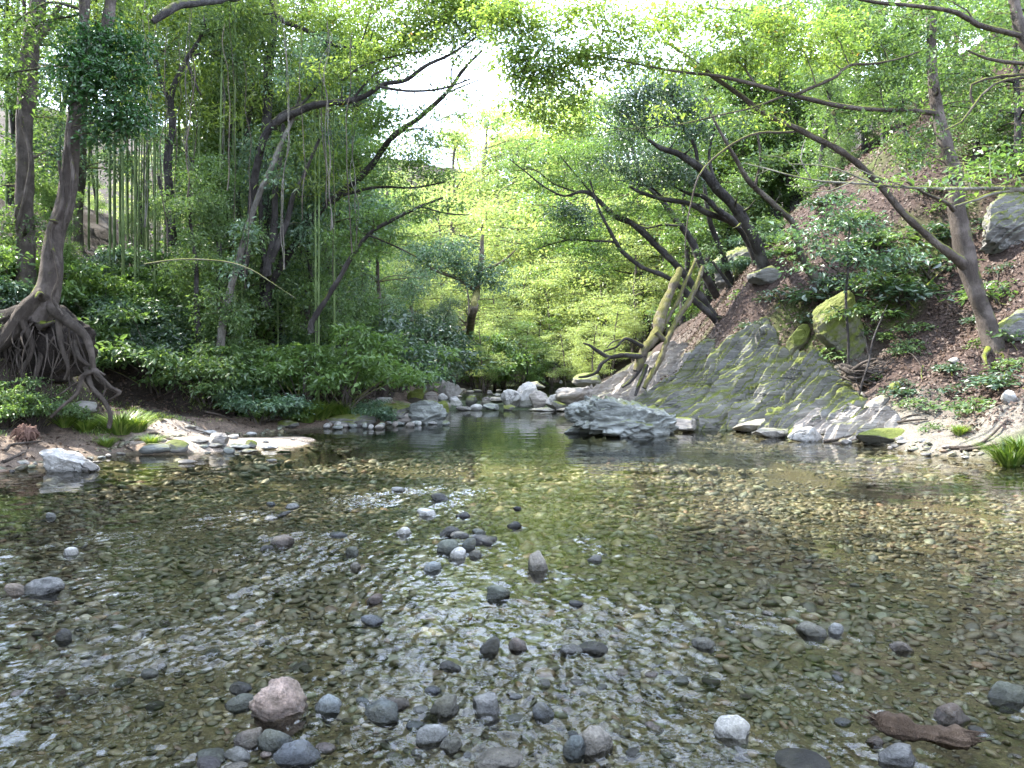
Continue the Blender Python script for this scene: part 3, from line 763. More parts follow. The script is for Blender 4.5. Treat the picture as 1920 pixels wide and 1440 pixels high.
# ------------------------------------------------------------------ rocks of the banks
def rock(px, py, d, w, h, mat, label, dep=.8, name='rock', seed=None, sub=5, facets=10, fd=.66, rough=.12, strata=0., tilt=0., yaw=0., group=None, zoff=0., tint=1., sfreq=6, sdir=(-.5, .2, .85), fix=False):
    if not fix:
        pb = py + h * .38; p = hit(px, pb, 8); dw = EYE * FPX / (pb - HY) if pb > HY + 20 else 999
        d = min(p[1], dw) + .22 * w / FPX * d * dep
    rng = np.random.default_rng(seed if seed is not None else hash_s(label) % 9999)
    c = at(px, py, d); W = w / FPX * d; Hh = h / FPX * d
    sdir = (-.15, .25, .95) if tilt > .3 else sdir
    V, Fc = rock_pts(sub, (W * 1.08, W * dep, Hh * 1.1), rng, facets + 6, fd - .06, rough * 1.25, 1.5, strata * 1.9 * min(1., W / 2.), sdir, sfreq)
    ct, st = math.cos(tilt), math.sin(tilt)
    V = np.stack([V[:, 0] * ct - V[:, 2] * st, V[:, 1], V[:, 0] * st + V[:, 2] * ct], -1)
    cy, sy = math.cos(yaw), math.sin(yaw)
    V = np.stack([V[:, 0] * cy - V[:, 1] * sy, V[:, 0] * sy + V[:, 1] * cy, V[:, 2]], -1)
    mb = MB(); mb.add(V, Fc, np.array([1., 1., 1.]) * tint)
    o = mb.obj(name, mat, label=label, category='rock'); o.location = (c[0], c[1], c[2] + zoff)
    if group: o['group'] = group
    return o
R_ = M
def slab(x0, x1, y0, y1, smax, amp, mat, label, seed, n=460, f=2.3, sd=(-.5, .8, .3), lift=.10):
    """a sheet of layered bedrock lying on the slope, feathered into the soil at its edges"""
    X = np.linspace(x0, x1, n); Y = np.linspace(y0, y1, n); gx, gy = np.meshgrid(X, Y); x, y = gx.ravel(), gy.ravel()
    z = H(x, y); sr = banks(x, y)[1]
    e = .45 * fbm(xyz(x * .9, y * .9), 4, seed)
    m = sstep(-.5, .15, sr + e) * (1 - sstep(smax - .5, smax + .5, sr + 1.6 * e)) * sstep(0, .8, x - x0 + e) * sstep(0, .8, x1 - x + e) * sstep(0, .8, y - y0 + e) * sstep(0, .8, y1 - y + e)
    P = np.stack([x, y, z], -1); nn = np.array(sd) / np.linalg.norm(sd)
    warp = fbm(P * .8, 3, seed + 3)
    g = np.array([.78, .12, .6]); g /= np.linalg.norm(g); c2 = np.cross(nn, g); A_ = np.stack([P @ g * .45, P @ nn * 2.2, P @ c2 * 1.2], -1)
    t = P @ nn * f + 1.3 * fbm(A_ * .7, 3, seed + 4) + .5 * warp; saw = t - np.floor(t)
    t2 = P @ nn * f * 3.1 + 1.8 * fbm(A_ * 1.3, 3, seed + 5); saw2 = t2 - np.floor(t2)
    blocks = np.abs(fbm(A_ * .9, 4, seed + 9))
    d = lift + amp * (saw ** 1.5 - .35) + amp * .42 * (saw2 - .5) + amp * .8 * (blocks - .15) + .05 * fbm(A_ * 4, 3, seed + 7)
    z2 = z + d * m - .35 * (1 - m)
    P2 = np.stack([x - .35 * d * m, y - .45 * d * m, z2], -1)
    i = (np.arange(n - 1)[:, None] * n + np.arange(n - 1)[None]).ravel()
    keep = (m[i] > .02) | (m[i + 1] > .02) | (m[i + n] > .02)
    mb = MB(); i = i[keep]; q = np.stack([i, i + 1, i + n + 1, i + n], -1)
    uq, inv = np.unique(q.ravel(), return_inverse=True)
    mb.add(P2[uq], inv.reshape(q.shape), np.ones(3))
    mb.obj('bedrock_outcrop', mat, label=label, category='bedrock')
slab(2.6, 8.2, 16.2, 23.2, 3.6, .30, M['rockmoss'], 'long slanting grey bedrock face with moss streaks running down into the pool on the right', 61)
slab(2.0, 7.2, 22.6, 29.5, 3.2, .30, M['rockpale'], 'pale beige sloping bedrock under the fallen mossy tree', 63)
slab(4.6, 8.4, 15.2, 18.6, 1.5, .22, M['rockpale'], 'low pale broken bedrock along the right waterline', 65)
# right bank outcrops
rock(1162, 788, 21.3, 250, 80, R_['rockteal'], 'blue grey jagged layered outcrop jutting into the pool at the right bank', .7, 'rock_outcrop', 3, 6, 14, .6, .2, .13, -.12)
rock(1120, 800, 20.4, 110, 36, R_['rockteal'], 'low blue grey ledge at the waterline below the jagged outcrop', .8, 'rock_outcrop', 13, 6, 12, .6, .2, .1, .2)
rock(1215, 792, 20.3, 110, 60, R_['rockteal'], 'dark greenish shoulder at the right end of the jagged outcrop', .7, 'rock_outcrop', 8, 6, 12, .6, .2, .1, -.3)
rock(1270, 798, 19.6, 90, 30, R_['rockpale'], 'low whitish rock lapped by the pool at the right bank', .8, 'rock', 37, 5)
rock(1420, 800, 18.3, 100, 30, R_['boulder'], 'flat mossy ledge at the right waterline', .8, 'rock', 39, 5)
rock(1582, 622, 18.0, 105, 150, R_['rockgreen'], 'tall mossy rock behind the thin sapling on the right slope', .5, 'rock', 41, 6, 12, .6, .12, .04, .25)
rock(1494, 640, 19.0, 34, 66, R_['rockgreen'], 'narrow bright moss strip rock on the leaf covered slope', .6, 'rock', 43, 5, 8, .7, .12, .03, -.6)
rock(1890, 430, 19.8, 130, 120, R_['rockmoss'], 'grey cracked crag high on the right slope beside the forked trunk', .6, 'rock_outcrop', 45, 6, 16, .58, .16, .12, .4)
rock(1905, 615, 16.4, 80, 60, R_['rockmoss'], 'grey mossy boulder behind the foot of the forked trunk', .7, 'rock', 47, 5, 12, .6, .14, .05, .4)
rock(1440, 520, 24.5, 70, 44, R_['rockmoss'], 'dark mossy rock among leaves near the leaning trunks', .7, 'rock', 49, 5)
rock(1395, 478, 29, 110, 80, R_['rockmoss'], 'mossy crag behind the dark leaning trunks', .9, 'rock_outcrop', 51, 5, 14, .6, .16, .1, .5, zoff=-.45)
rock(1590, 760, 17.0, 100, 38, R_['boulder'], 'grey slab overhanging a dark gap on the right bank', .7, 'rock_slab', 53, 5, 12, .6, .1, .03, .35)
rock(1645, 757, 16.6, 70, 26, R_['boulder'], 'tilted grey slab right of the overhanging slab', .7, 'rock_slab', 55, 5, 12, .6, .1, .03, .6)
rock(1565, 785, 16.7, 44, 20, R_['boulder'], 'small grey slab under the overhanging slab', .7, 'rock_slab', 57, 4, 12, .6, .1, .03, .1)
rock(1500, 780, 17.4, 56, 44, R_['rockpale'], 'pale square rock on the right bank below the leaf drift', .7, 'rock', 59, 5, 12, .6)
rock(1477, 770, 18.0, 20, 26, R_['white'], 'small upright pale rock left of the pale square rock', .7, 'rock', 61, 4)
rock(1447, 812, 16.9, 76, 20, R_['boulder'], 'flat wet rock at the right waterline', .7, 'rock', 63, 5)
rock(1510, 816, 16.3, 62, 30, R_['white'], 'whitish rock with a moss spot at the right waterline', .7, 'rock', 65, 5, 12, .6)
rock(1640, 800, 15.8, 40, 18, R_['boulder'], 'small grey slab beside drift sticks on the right bank', .7, 'rock_slab', 67, 4, 10, .6, tilt=.5)
rock(1893, 745, 13.6, 30, 28, R_['white'], 'single pale chunk on the right bank above the grass tuft', .8, 'rock', 69, 4)
rock(1790, 678, 15.6, 26, 16, R_['boulder'], 'small grey stone on the leaf litter below the forked trunk', .8, 'rock', 71, 4)
rock(1680, 728, 16.3, 24, 24, R_['rockgreen'], 'small greenish rock right of the root tangle', .8, 'rock', 73, 4)
rock(1668, 818, 15.2, 120, 28, R_['rockgreen'], 'low moss mound along the right waterline', .5, 'rock', 75, 5, 6, .75, .1)
rng_ = np.random.default_rng(4)
for k in range(26):     # rubble at the foot of the right bank
    px = rng_.uniform(1560, 1915); t = (px - 1560) / 355; py = 832 + t * 34 + rng_.uniform(-26, 4)
    p = hit(px, py, 9)
    rock(px, py, p[1], rng_.uniform(8, 22), rng_.uniform(6, 12), [R_['boulder'], R_['rockpale'], R_['white']][k % 3], 'small rubble stone lying along the foot of the right bank', .8, 'rubble_stone', 700 + k, 3, 8, .65, group='rubble along the right bank')
# left bank
rock(126, 866, 11.6, 112, 50, R_['white'], 'large whitish pitted boulder at the left waterline', .75, 'boulder', 81, 6, 12, .6, .16, .05, -.22)
rock(168, 876, 11.4, 34, 22, R_['boulder'], 'dark wet shoulder stone at the right of the whitish boulder', .8, 'rock', 83, 4)
rock(410, 826, 15.0, 40, 28, R_['rockpale'], 'rounded beige stone, tallest on the sand spit', .8, 'rock', 85, 5, 8, .7)
for k, (px, py, d, w, h, mt, lab) in enumerate([
 (392, 811, 15.9, 30, 12, 'white', 'flat pale stone behind the beige stone on the sand spit'),
 (438, 819, 15.6, 20, 12, 'white', 'small white stone right of the beige stone on the sand spit'),
 (374, 827, 15.0, 30, 9, 'boulder', 'thin dark stone left of the beige stone on the sand spit'),
 (402, 835, 14.6, 40, 9, 'boulder', 'long flat stone in front of the beige stone on the sand spit'),
 (448, 837, 14.6, 38, 11, 'rockteal', 'flat grey slab in the middle of the sand spit stones'),
 (430, 845, 14.1, 22, 14, 'rockteal', 'grey pointed stone at the waterline of the sand spit'),
 (470, 833, 14.7, 22, 18, 'rockmoss', 'dark knobbly stone at the end of the sand spit row'),
 (505, 838, 14.6, 30, 12, 'white', 'pale chip beside the dark knobbly stone on the sand spit'),
 (468, 846, 14.1, 30, 8, 'boulder', 'low wet stone in front of the sand spit row'),
 (497, 828, 15.2, 14, 7, 'boulder', 'tiny dark stone alone on the sand spit'),
 (355, 801, 16.2, 24, 8, 'boulder', 'grey flat stone where the sand meets the bank'),
 (470, 814, 16.0, 22, 8, 'white', 'small pale flat stone near the back of the sand spit'),
 (548, 824, 15.6, 10, 4, 'boulder', 'tiny stone near the tip of the sand spit'),
 (350, 866, 12.7, 30, 8, 'rockpale', 'half drowned pale stone off the sand spit'),
 (510, 863, 12.9, 22, 6, 'boulder', 'half drowned grey stone off the sand spit tip'),
 (540, 797, 19.0, 46, 18, 'rockmoss', 'mossy stone below the grass on the left bank'),
 (290, 842, 13.6, 56, 22, 'rockteal', 'dark grey rock in the cut bank left of the sand spit'),
 (330, 838, 13.8, 44, 26, 'rockmoss', 'moss topped rock in the cut bank left of the sand spit'),
 (150, 765, 14.4, 70, 30, 'boulder', 'flat grey slab under the hanging roots'),
 (435, 668, 17.5, 110, 22, 'boulder', 'long mossy ledge in the undergrowth behind the big shrub'),
 (500, 640, 18.6, 110, 70, 'rockgreen', 'dark hollow rock in the shade behind the long mossy ledge')]):
    rock(px, py, d, w, h, R_[mt], lab, .75, 'rock', 200 + k, 4, 8, .66)
rock(800, 775, 22.6, 76, 54, R_['rockteal'], 'pale blue grey rock at the right end of the left bank', .8, 'rock', 101, 6, 14, .6, .18, .1, -.1)
rock(828, 772, 22.7, 26, 40, R_['rockgreen'], 'moss streaked end of the left bank rocks by the weir', .8, 'rock', 103, 5, 8, .65)
rock(735, 772, 22.2, 110, 40, R_['rockmoss'], 'dark mossy bank rock left of the pale blue grey rock', .7, 'rock', 105, 6, 12, .62, .18, .06)
rock(718, 754, 22.9, 40, 20, R_['white'], 'pale rock lying on the dark mossy bank rock', .8, 'rock', 107, 5)
rock(755, 786, 21.6, 70, 24, R_['rockpale'], 'whitish rock at the waterline below the dark mossy bank rock', .8, 'rock', 109, 5, 14, .6, .2)
rock(660, 790, 20.4, 100, 26, R_['rockmoss'], 'low mossy rock along the left waterline', .7, 'rock', 111, 5, 12, .62, .18)
rock(615, 768, 20.8, 44, 22, R_['boulder'], 'brown block rock above the low mossy waterline rock', .8, 'rock', 113, 5, 12, .6)
rock(690, 765, 22.3, 40, 18, R_['boulder'], 'grey rock in the plants of the left bank', .8, 'rock', 115, 4)
rock(790, 745, 24.5, 50, 36, R_['rockgreen'], 'yellow green mossy rock beside the big round boulder', .8, 'rock', 117, 5, 10, .62)
for k in range(24):
    t = (k + rng_.random()) / 24; px = 605 + 235 * t; py = 803 - 10 * t + rng_.uniform(-9, 2)
    p = hit(px, py, 14)
    rock(px, py, min(p[1], 23), rng_.uniform(8, 22), rng_.uniform(6, 13), [R_['white'], R_['rockpale'], R_['rockteal']][k % 3], 'small pale stone in the row along the left waterline', .8, 'bank_stone', 400 + k, 3, 8, .65, group='small pale stones along the left waterline')
for k in range(30):
    px = rng_.uniform(-20, 420); py = np.interp(px, [0, 180, 300, 420], [892, 884, 850, 852]) - rng_.uniform(2, 26)
    p = hit(px, py, 9)
    rock(px, py, p[1], rng_.uniform(7, 20), rng_.uniform(4, 9), [R_['boulder'], R_['rockteal'], R_['rockpale']][k % 3], 'small grey shore stone lying on the muddy left shore', .8, 'shore_stone', 450 + k, 3, 8, .65, group='small stones on the muddy left shore')
# weir
for k, (px, py, d, w, h, mt, lab) in enumerate([
 (843, 734, 30, 46, 42, 'boulder', 'big round mossy boulder on the left of the weir'),
 (853, 756, 28.6, 30, 24, 'white', 'pale round boulder below the big mossy one on the weir'),
 (831, 762, 28.2, 28, 18, 'boulder', 'grey boulder left of the pale round one on the weir'),
 (883, 754, 28.8, 26, 22, 'rockmoss', 'moss topped boulder right of the pale round one on the weir'),
 (911, 754, 29, 22, 18, 'rockpale', 'beige boulder in the middle of the weir'),
 (932, 750, 29.6, 30, 12, 'boulder', 'long flat boulder right of the beige one on the weir'),
 (870, 766, 27.9, 28, 10, 'boulder', 'dark low stone in front of the mossy topped boulder'),
 (893, 764, 28, 22, 14, 'white', 'white stone at the foot of the weir'),
 (920, 764, 27.9, 38, 14, 'rockteal', 'long low grey stone at the foot of the weir'),
 (954, 765, 27.8, 26, 12, 'rockmoss', 'small mossy stone at the foot of the pale crag'),
 (957, 750, 28.8, 38, 40, 'white', 'pale jagged rock at the left of the central crag'),
 (988, 744, 29, 44, 56, 'white', 'tall pale central crag of the weir'),
 (1012, 752, 28.4, 40, 38, 'rockpale', 'yellowish lichened block right of the central crag'),
 (1045, 756, 28.2, 44, 30, 'white', 'broad pale rock at the right of the weir'),
 (1047, 761, 27.6, 28, 18, 'rockmoss', 'dark wedge rock in front of the broad pale rock'),
 (1078, 742, 28, 70, 42, 'rockpale', 'pale mossy crag joining the weir to the right bank'),
 (1020, 768, 27.6, 50, 8, 'boulder', 'row end of low dark stones at the foot of the weir'),
 (1065, 768, 27.3, 40, 8, 'boulder', 'low dark stone near the right bank at the foot of the weir'),
 (808, 748, 27.5, 26, 26, 'rockpale', 'pale broken rock left of the big round mossy boulder'),
 (818, 725, 30, 18, 16, 'rockpale', 'small pale rock behind the big round mossy boulder'),
 (830, 745, 29, 18, 14, 'white', 'small white rock against the big round mossy boulder'),
 (803, 727, 29, 18, 16, 'boulder', 'grey rock on the bank left of the big round mossy boulder'),
 (998, 722, 37, 50, 14, 'boulder', 'low grey rock bar behind the central crag'),
 (1105, 715, 34, 60, 34, 'rockmoss', 'mossy boulder at the foot of the right bank behind the weir'),
 (1052, 717, 46, 7, 7, 'white', 'tiny white topped stone far up the stream')]):  # the last stone stands in for an unidentified pale shape
    rock(px, py, d, w, h, R_[mt], lab, .8, 'weir_boulder', 300 + k, 5, 9, .64, .14, .04 if mt == 'rockpale' else 0, fix=True)
for k in range(20):
    px = rng_.uniform(835, 940); d = rng_.uniform(31, 44)
    rock(px, HY + (EYE - .36) / d * FPX - 1, d, rng_.uniform(8, 20), rng_.uniform(4, 7), R_['boulder'], 'low stone breaking the pool above the weir', .8, 'pool_stone', 500 + k, 3, fix=True, group='low stones in the pool above the weir')
# stone steps far up the left bank, and the pole beside them
st = thing('stone_steps', 'weathered stone steps climbing from the far stream under the trees', 'steps', tuple(at(1010, 722, 49)))
for k in range(9):
    t = k / 8; c = at(1018 - 26 * t, 721 - 28 * t, 49 + 5 * t); mb = MB()
    V, Fc = rock_pts(3, (1.05, .7, .34), np.random.default_rng(k), 5, .55, .05)
    V[:, 0] = np.clip(V[:, 0] * 1.4, -.5, .5); V[:, 2] = np.clip(V[:, 2] * 1.5, -.16, .1)
    mb.add(V + c - np.array(st.location), Fc); mb.obj('step', M['boulder'], st)
mb = MB(); tube(mb, [at(970, 681, 49), at(982, 688, 49), at(992, 694, 49)], [.07, .07, .06], 7, .3)
mb.obj('handrail_pole', M['barkpale'], label='pale fallen pole lying beside the far stone steps', category='pole')

# ------------------------------------------------------------------ hero trees, left bank
def root_extra(root, base):
    tm = MB()
    for pts in ([(88,548,14.3,46),(45,590,14.2,44),(8,632,14.1,40),(-40,690,14.0,38)], [(96,575,14.3,34),(132,604,14.1,30),(160,630,14.0,22),(170,665,13.9,17),(176,700,13.9,13),(190,718,13.9,10),(220,738,13.8,6)],
        [(172,690,13.9,13),(192,712,13.8,9),(206,726,13.8,8),(221,734,13.8,8),(214,742,13.8,7),(198,752,13.8,5),(182,764,13.8,4)], [(178,694,13.9,12),(156,702,13.8,12),(150,716,13.8,12),(138,742,13.7,10),(112,764,13.6,9),(92,786,13.6,7)],
        [(160,690,14,12),(170,728,13.8,12),(190,752,13.7,13),(203,778,13.6,12),(201,802,13.6,10)], [(76,660,14.4,15),(70,690,14.2,13),(60,726,14.1,10)], [(140,640,14.2,14),(150,672,14,10),(176,690,13.9,8),(192,700,13.9,6)],
        [(110,600,14.2,18),(116,650,14.2,13),(128,690,14.1,9),(120,712,14.1,5)], [(150,716,13.8,6),(130,726,13.9,5),(110,742,13.9,4),(96,748,13.9,3)], [(60,560,14.2,3.4),(30,610,14,3.2),(-5,665,13.9,3)],
        [(98,470,14.1,9),(112,520,14.05,9),(100,560,14.05,8),(118,592,14,7)], [(196,716,13.8,6),(188,745,13.8,5),(176,770,13.8,4)], [(40,600,14.1,22),(60,650,14.1,14),(40,700,14,9)]):
        P, R = P3(pts); tube(tm, P, R * .72, 9, .06, .3, wob=.05)
    rng = np.random.default_rng(12)
    for k in range(46):
        a = at(rng.uniform(0, 150), rng.uniform(590, 660), 14.1 + rng.uniform(0, .25)); e = a + np.array([rng.normal(.05, .3), -rng.uniform(0, .3), -rng.uniform(.35, 1.25)])
        tube(tm, bez(a, (a + e) / 2 + rng.normal(0, .16, 3), e, 6), np.linspace(rng.uniform(.008, .026), .003, 6), 5, .08, .2, wob=.06, seed=k)
    tm.obj('roots', M['root'], root, base)
    # earth still held in the root plate
    V, Fc = rock_pts(5, (2.1, 1.1, 1.5), np.random.default_rng(6), 4, .8, .4, 2.2)
    mb = MB(); mb.add(V + at(62, 655, 14.85), Fc, np.array([.022, .017, .014])); mb.obj('root_plate_soil', M['ground'], root, base)
IV = [PAD(x, y, d, rx, ry, 2.3, .085, asp=.75) for x, y, d, rx, ry in ((165,75,14.5,45,42),(225,70,14.4,45,36),(195,130,14.3,70,45),(245,150,14.3,38,50),(160,160,14.4,40,40),(215,210,14.3,60,45),(255,225,14.4,30,40),(190,255,14.4,35,25),(130,110,14.6,25,35),(262,90,14.5,22,30))]
hero_tree('ivy_clad_tree', 'leaning tree on exposed roots above the left shore with dark ivy round its trunk', 'tree',
  [[(66,606,14.4,52),(92,540,14.4,44),(104,470,14.5,36),(112,420,14.5,33),(124,350,14.6,33),(132,270,14.6,28),(140,200,14.6,26),(150,120,14.7,24),(158,40,14.8,20),(165,-70,15,17)],
   [(138,210,14.6,22),(165,130,14.6,24),(190,70,14.7,22),(205,0,14.8,20),(212,-80,15,16)],
   [(118,430,14.3,7),(136,340,14.3,7),(128,260,14.3,6),(145,200,14.3,6)], [(108,500,14.2,6),(96,440,14.3,6),(118,380,14.3,6),(112,300,14.4,5)]],
  [(M['ivy'], IV, .085, 'clump'), (M['mid'], [PAD(90,40,15.5,70,40,.9,.09), PAD(230,-20,15.5,60,40,1,.09), PAD(20,140,16,50,50,.9,.09), PAD(10,60,16,50,40,.8,.09)], .09, 'layer')], M['bark'], extra=root_extra, sink=.02)
hero_tree('forest_tree', 'thick brown trunk wound with vines behind the ivy clad tree', 'tree',
  [[tuple(hit(44, 520, 17)) and (44,520,19,34),(45,330,19,30),(46,240,19,28),(52,160,19,32),(62,80,19,30),(74,0,19,26),(78,-70,19,22)], [(60,90,19,14),(90,50,19,14),(110,10,19,10)], [(56,110,19,8),(48,40,19,7),(44,-30,19,6)],
   [(30,430,18.7,6),(58,300,18.7,6),(38,200,18.7,6),(60,120,18.7,5)]],
  [(M['mid'], [PAD(20,90,19,50,35,.7), PAD(100,120,19.5,60,40,.9), PAD(30,300,19.5,70,40,.8), PAD(90,220,19.5,40,40,.8), PAD(20,420,19,60,40,1.2), PAD(85,360,20,50,40,1)], .085, 'clump')], M['bark'])
hero_tree('forest_tree', 'slim dark forked tree standing before the bamboo', 'tree',
  [[(322,440,20,18),(316,330,20,15),(322,240,20,13),(322,185,20,12),(342,130,20,9),(372,72,20,7),(385,30,20,5)], [(320,192,20,8),(304,155,20,7),(296,110,20,5)], [(350,115,20,6),(372,170,20,5),(378,180,20,4)], [(326,430,19.8,10),(305,360,19.8,8),(298,330,19.8,5)]],
  [(M['mid'], [PAD(390,60,20,50,40,1), PAD(330,70,20.5,40,30,.6), PAD(300,90,20,30,25,.7), PAD(430,110,20.5,50,50,1.1)], .08, 'clump')], M['barkdark'])
DP = 19.0
hero_tree('forest_tree', 'pale grey trunk leaning right out of the undergrowth on the left bank', 'tree',
  [[(414,622,DP,15),(432,540,DP,13),(450,480,DP,12),(478,390,DP,11),(512,305,DP,10),(548,225,DP+.2,8),(566,170,DP+.4,6),(590,110,DP+.6,4)]],
  [(M['teal'], [PAD(600,100,19,50,35,1.1), PAD(560,150,19,50,25,1), PAD(520,330,19,26,20,.8), PAD(460,430,18.3,24,26,1.1), PAD(440,500,18,24,22,1.1)], .085, 'clump'), (M['mid'], [PAD(400,560,DP-.3,36,26,1.3,.09), PAD(440,585,DP-.3,34,22,1.3,.09), PAD(470,440,DP+.2,34,24,1.2,.085), PAD(520,270,DP+.2,36,20,1,.085)], .088, 'clump')], M['barkgrey'], sink=1.6)
hero_tree('forest_tree', 'dark tree whose long limb reaches over the pool from the left towards the sky gap', 'tree',
  [[(455,500,20,17),(470,400,20,16),(482,310,19.6,14),(505,240,19.3,14),(560,208,19,15),(640,188,18.6,12),(680,178,18.5,10),(715,158,18.4,9),(760,150,18.2,8),(800,122,18,7),(850,100,18,5),(892,70,18,3)],
   [(712,162,18.4,6),(760,172,18.3,5),(830,168,18.1,4),(882,148,18,3)], [(500,245,19.3,9),(530,215,19.2,8),(565,196,19,6),(600,150,19,4)], [(800,122,18,4),(846,100,18,3.5),(850,60,18,3),(855,30,18,2)],
   [(640,150,18.5,5),(690,120,18.4,5),(740,105,18.4,4),(800,95,18.3,3)], [(660,190,18.5,5),(700,140,18.4,4),(760,118,18.3,3)]],
  [(M['maple'], [PAD(x, y, d, rx, ry, c, .075) for x, y, d, rx, ry, c in ((570,168,19,60,14,1.3),(620,130,18.6,50,20,1.2),(690,112,18.4,60,18,1.2),(760,92,18.2,55,20,1.1),(700,150,18.4,60,12,.9),(830,75,18,60,22,1.1),(885,45,18,50,25,1.1),(760,128,18.3,50,10,.7),(860,105,18,40,10,.6),(800,150,18,40,9,.5),(680,210,18.6,60,14,.7))], .075, 'layer'),
   (M['mapleg'], [PAD(730,215,19,60,22,1.2,.08), PAD(700,235,19.5,50,20,1.2,.08), PAD(790,205,19,50,10,.8,.08)], .08, 'layer')], M['barkdark'], r0=.03)
hero_tree('forest_tree', 'tall tree with a straight trunk carrying the long top limbs on the left', 'tree',
  [[(498,560,22.5,22),(500,400,22.5,20),(502,240,22.5,18),(506,100,22.5,17),(515,-40,22.5,15),(520,-140,22.5,12)], [(512,-30,22.5,12),(520,25,21,11),(560,50,20,10),(600,68,19.5,9),(642,86,19,8),(690,90,18.8,6),(738,92,18.6,4)],
   [(514,-60,22.5,16),(470,-25,20,15),(430,-4,18,14),(380,2,16.5,14),(340,8,16,15),(305,24,15.6,15),(285,38,15.5,12)]],
  [(M['maple'], [PAD(x, y, d, rx, ry, c, .075) for x, y, d, rx, ry, c in ((560,25,20,50,18,1.2),(620,40,19.5,60,25,1.3),(700,50,19,70,28,1.3),(780,35,18.7,60,28,1.2),(700,0,19,90,25,1.3),(850,10,18.6,70,30,1.3),(640,100,19,40,12,.9),(580,0,20,50,20,1.1),(770,-30,19,120,25,1.2),(890,15,18.4,60,26,2.2),(820,45,18.4,60,22,2),(900,65,18.3,45,16,1.6),(760,70,18.6,60,20,2),(830,0,18.5,80,24,2.2),(700,95,18.8,60,16,1.7),(940,10,18.3,50,26,2))], .075, 'layer'),
   (M['mid'], [PAD(480,60,22,50,50,1.2), PAD(440,20,21,60,40,1.2), PAD(400,-10,19,60,30,1.1), PAD(540,130,22,50,50,1.1)], .085, 'clump')], M['barkdark'], r0=.03)
hero_tree('forest_tree', 'long thin trunk slanting up to the right across the sky gap from the left bank', 'tree',
  [[(500,560,22,15),(520,510,22,15),(570,430,21.5,14),(604,390,21.2,14),(640,365,21,14),(690,315,20.8,12),(740,255,20.5,10),(790,215,20.2,9),(830,180,20,8),(870,130,20,6),(906,95,20,4)],
   [(735,262,20.5,5),(760,244,20.5,4),(790,240,20.3,3)], [(640,366,21,8),(700,350,20.8,6),(770,352,20.5,4),(835,340,20.3,3)], [(836,176,20,4),(860,165,20,3),(900,150,20,2.5)], [(846,162,20,4),(850,120,20,3),(880,80,20,2)]],
  [(M['mapleg'], [PAD(x, y, d, rx, ry, c, .08) for x, y, d, rx, ry, c in ((700,285,21,60,22,1.3),(650,300,21.5,60,30,1.4),(790,250,20.5,55,16,1.1),(770,300,20.6,70,22,1.3),(820,330,20.5,60,16,1.1),(720,335,21,60,16,1.1),(850,215,20.2,45,12,.7),(850,160,20,50,16,.35),(880,120,20,40,18,.3))], .08, 'layer'),
   (M['teal'], [PAD(850,175,20,50,22,.4), PAD(640,255,22,60,35,1.3), PAD(600,330,22,50,40,1.2), PAD(810,270,21,40,20,.9)], .08, 'clump')], M['barkdark'], r0=.025)
hero_tree('forest_tree', 'thin dark leaning tree bending over the pool from the left shrubs', 'tree',
  [[(584,606,19.6,11),(612,560,19.6,10),(640,520,19.5,9),(665,470,19.4,9),(690,440,19.3,8),(740,412,19.1,7),(790,388,18.9,6),(832,372,18.7,4)], [(690,440,19.3,5),(730,455,19.2,4),(780,480,19,3)], [(790,388,18.9,3.5),(840,400,18.8,3),(880,402,18.8,2)]],
  [(M['mapleg'], [PAD(x, y, d, rx, ry, c, .08) for x, y, d, rx, ry, c in ((700,405,19.3,70,18,1.2),(790,398,19,60,14,1),(690,470,19.4,60,18,1.2),(650,440,20,50,20,1.2),(740,440,19.2,50,12,.9),(840,380,18.8,45,12,.8),(770,365,19.2,50,12,.9))], .08, 'layer')], M['barkdark'], r0=.025)
hero_tree('forest_tree', 'cluster of thin dark stems behind the pale leaning trunk', 'tree',
  [[(502,500,20.5,16),(512,440,20.5,13),(516,380,20.5,12),(524,300,20.5,9),(530,230,20.5,7)], [(508,490,20.5,13),(535,420,20.4,11),(548,370,20.4,9),(575,320,20.4,7),(600,260,20.4,5)], [(500,500,20.5,12),(490,440,20.6,9),(486,350,20.6,7)]],
  [(M['teal'], [PAD(540,350,21,50,40,1.1), PAD(480,350,21,50,40,1.1), PAD(560,420,21,50,40,1.1), PAD(600,370,21.5,50,40,1.2), PAD(480,280,21,40,40,1)], .085, 'clump')], M['barkdark'])

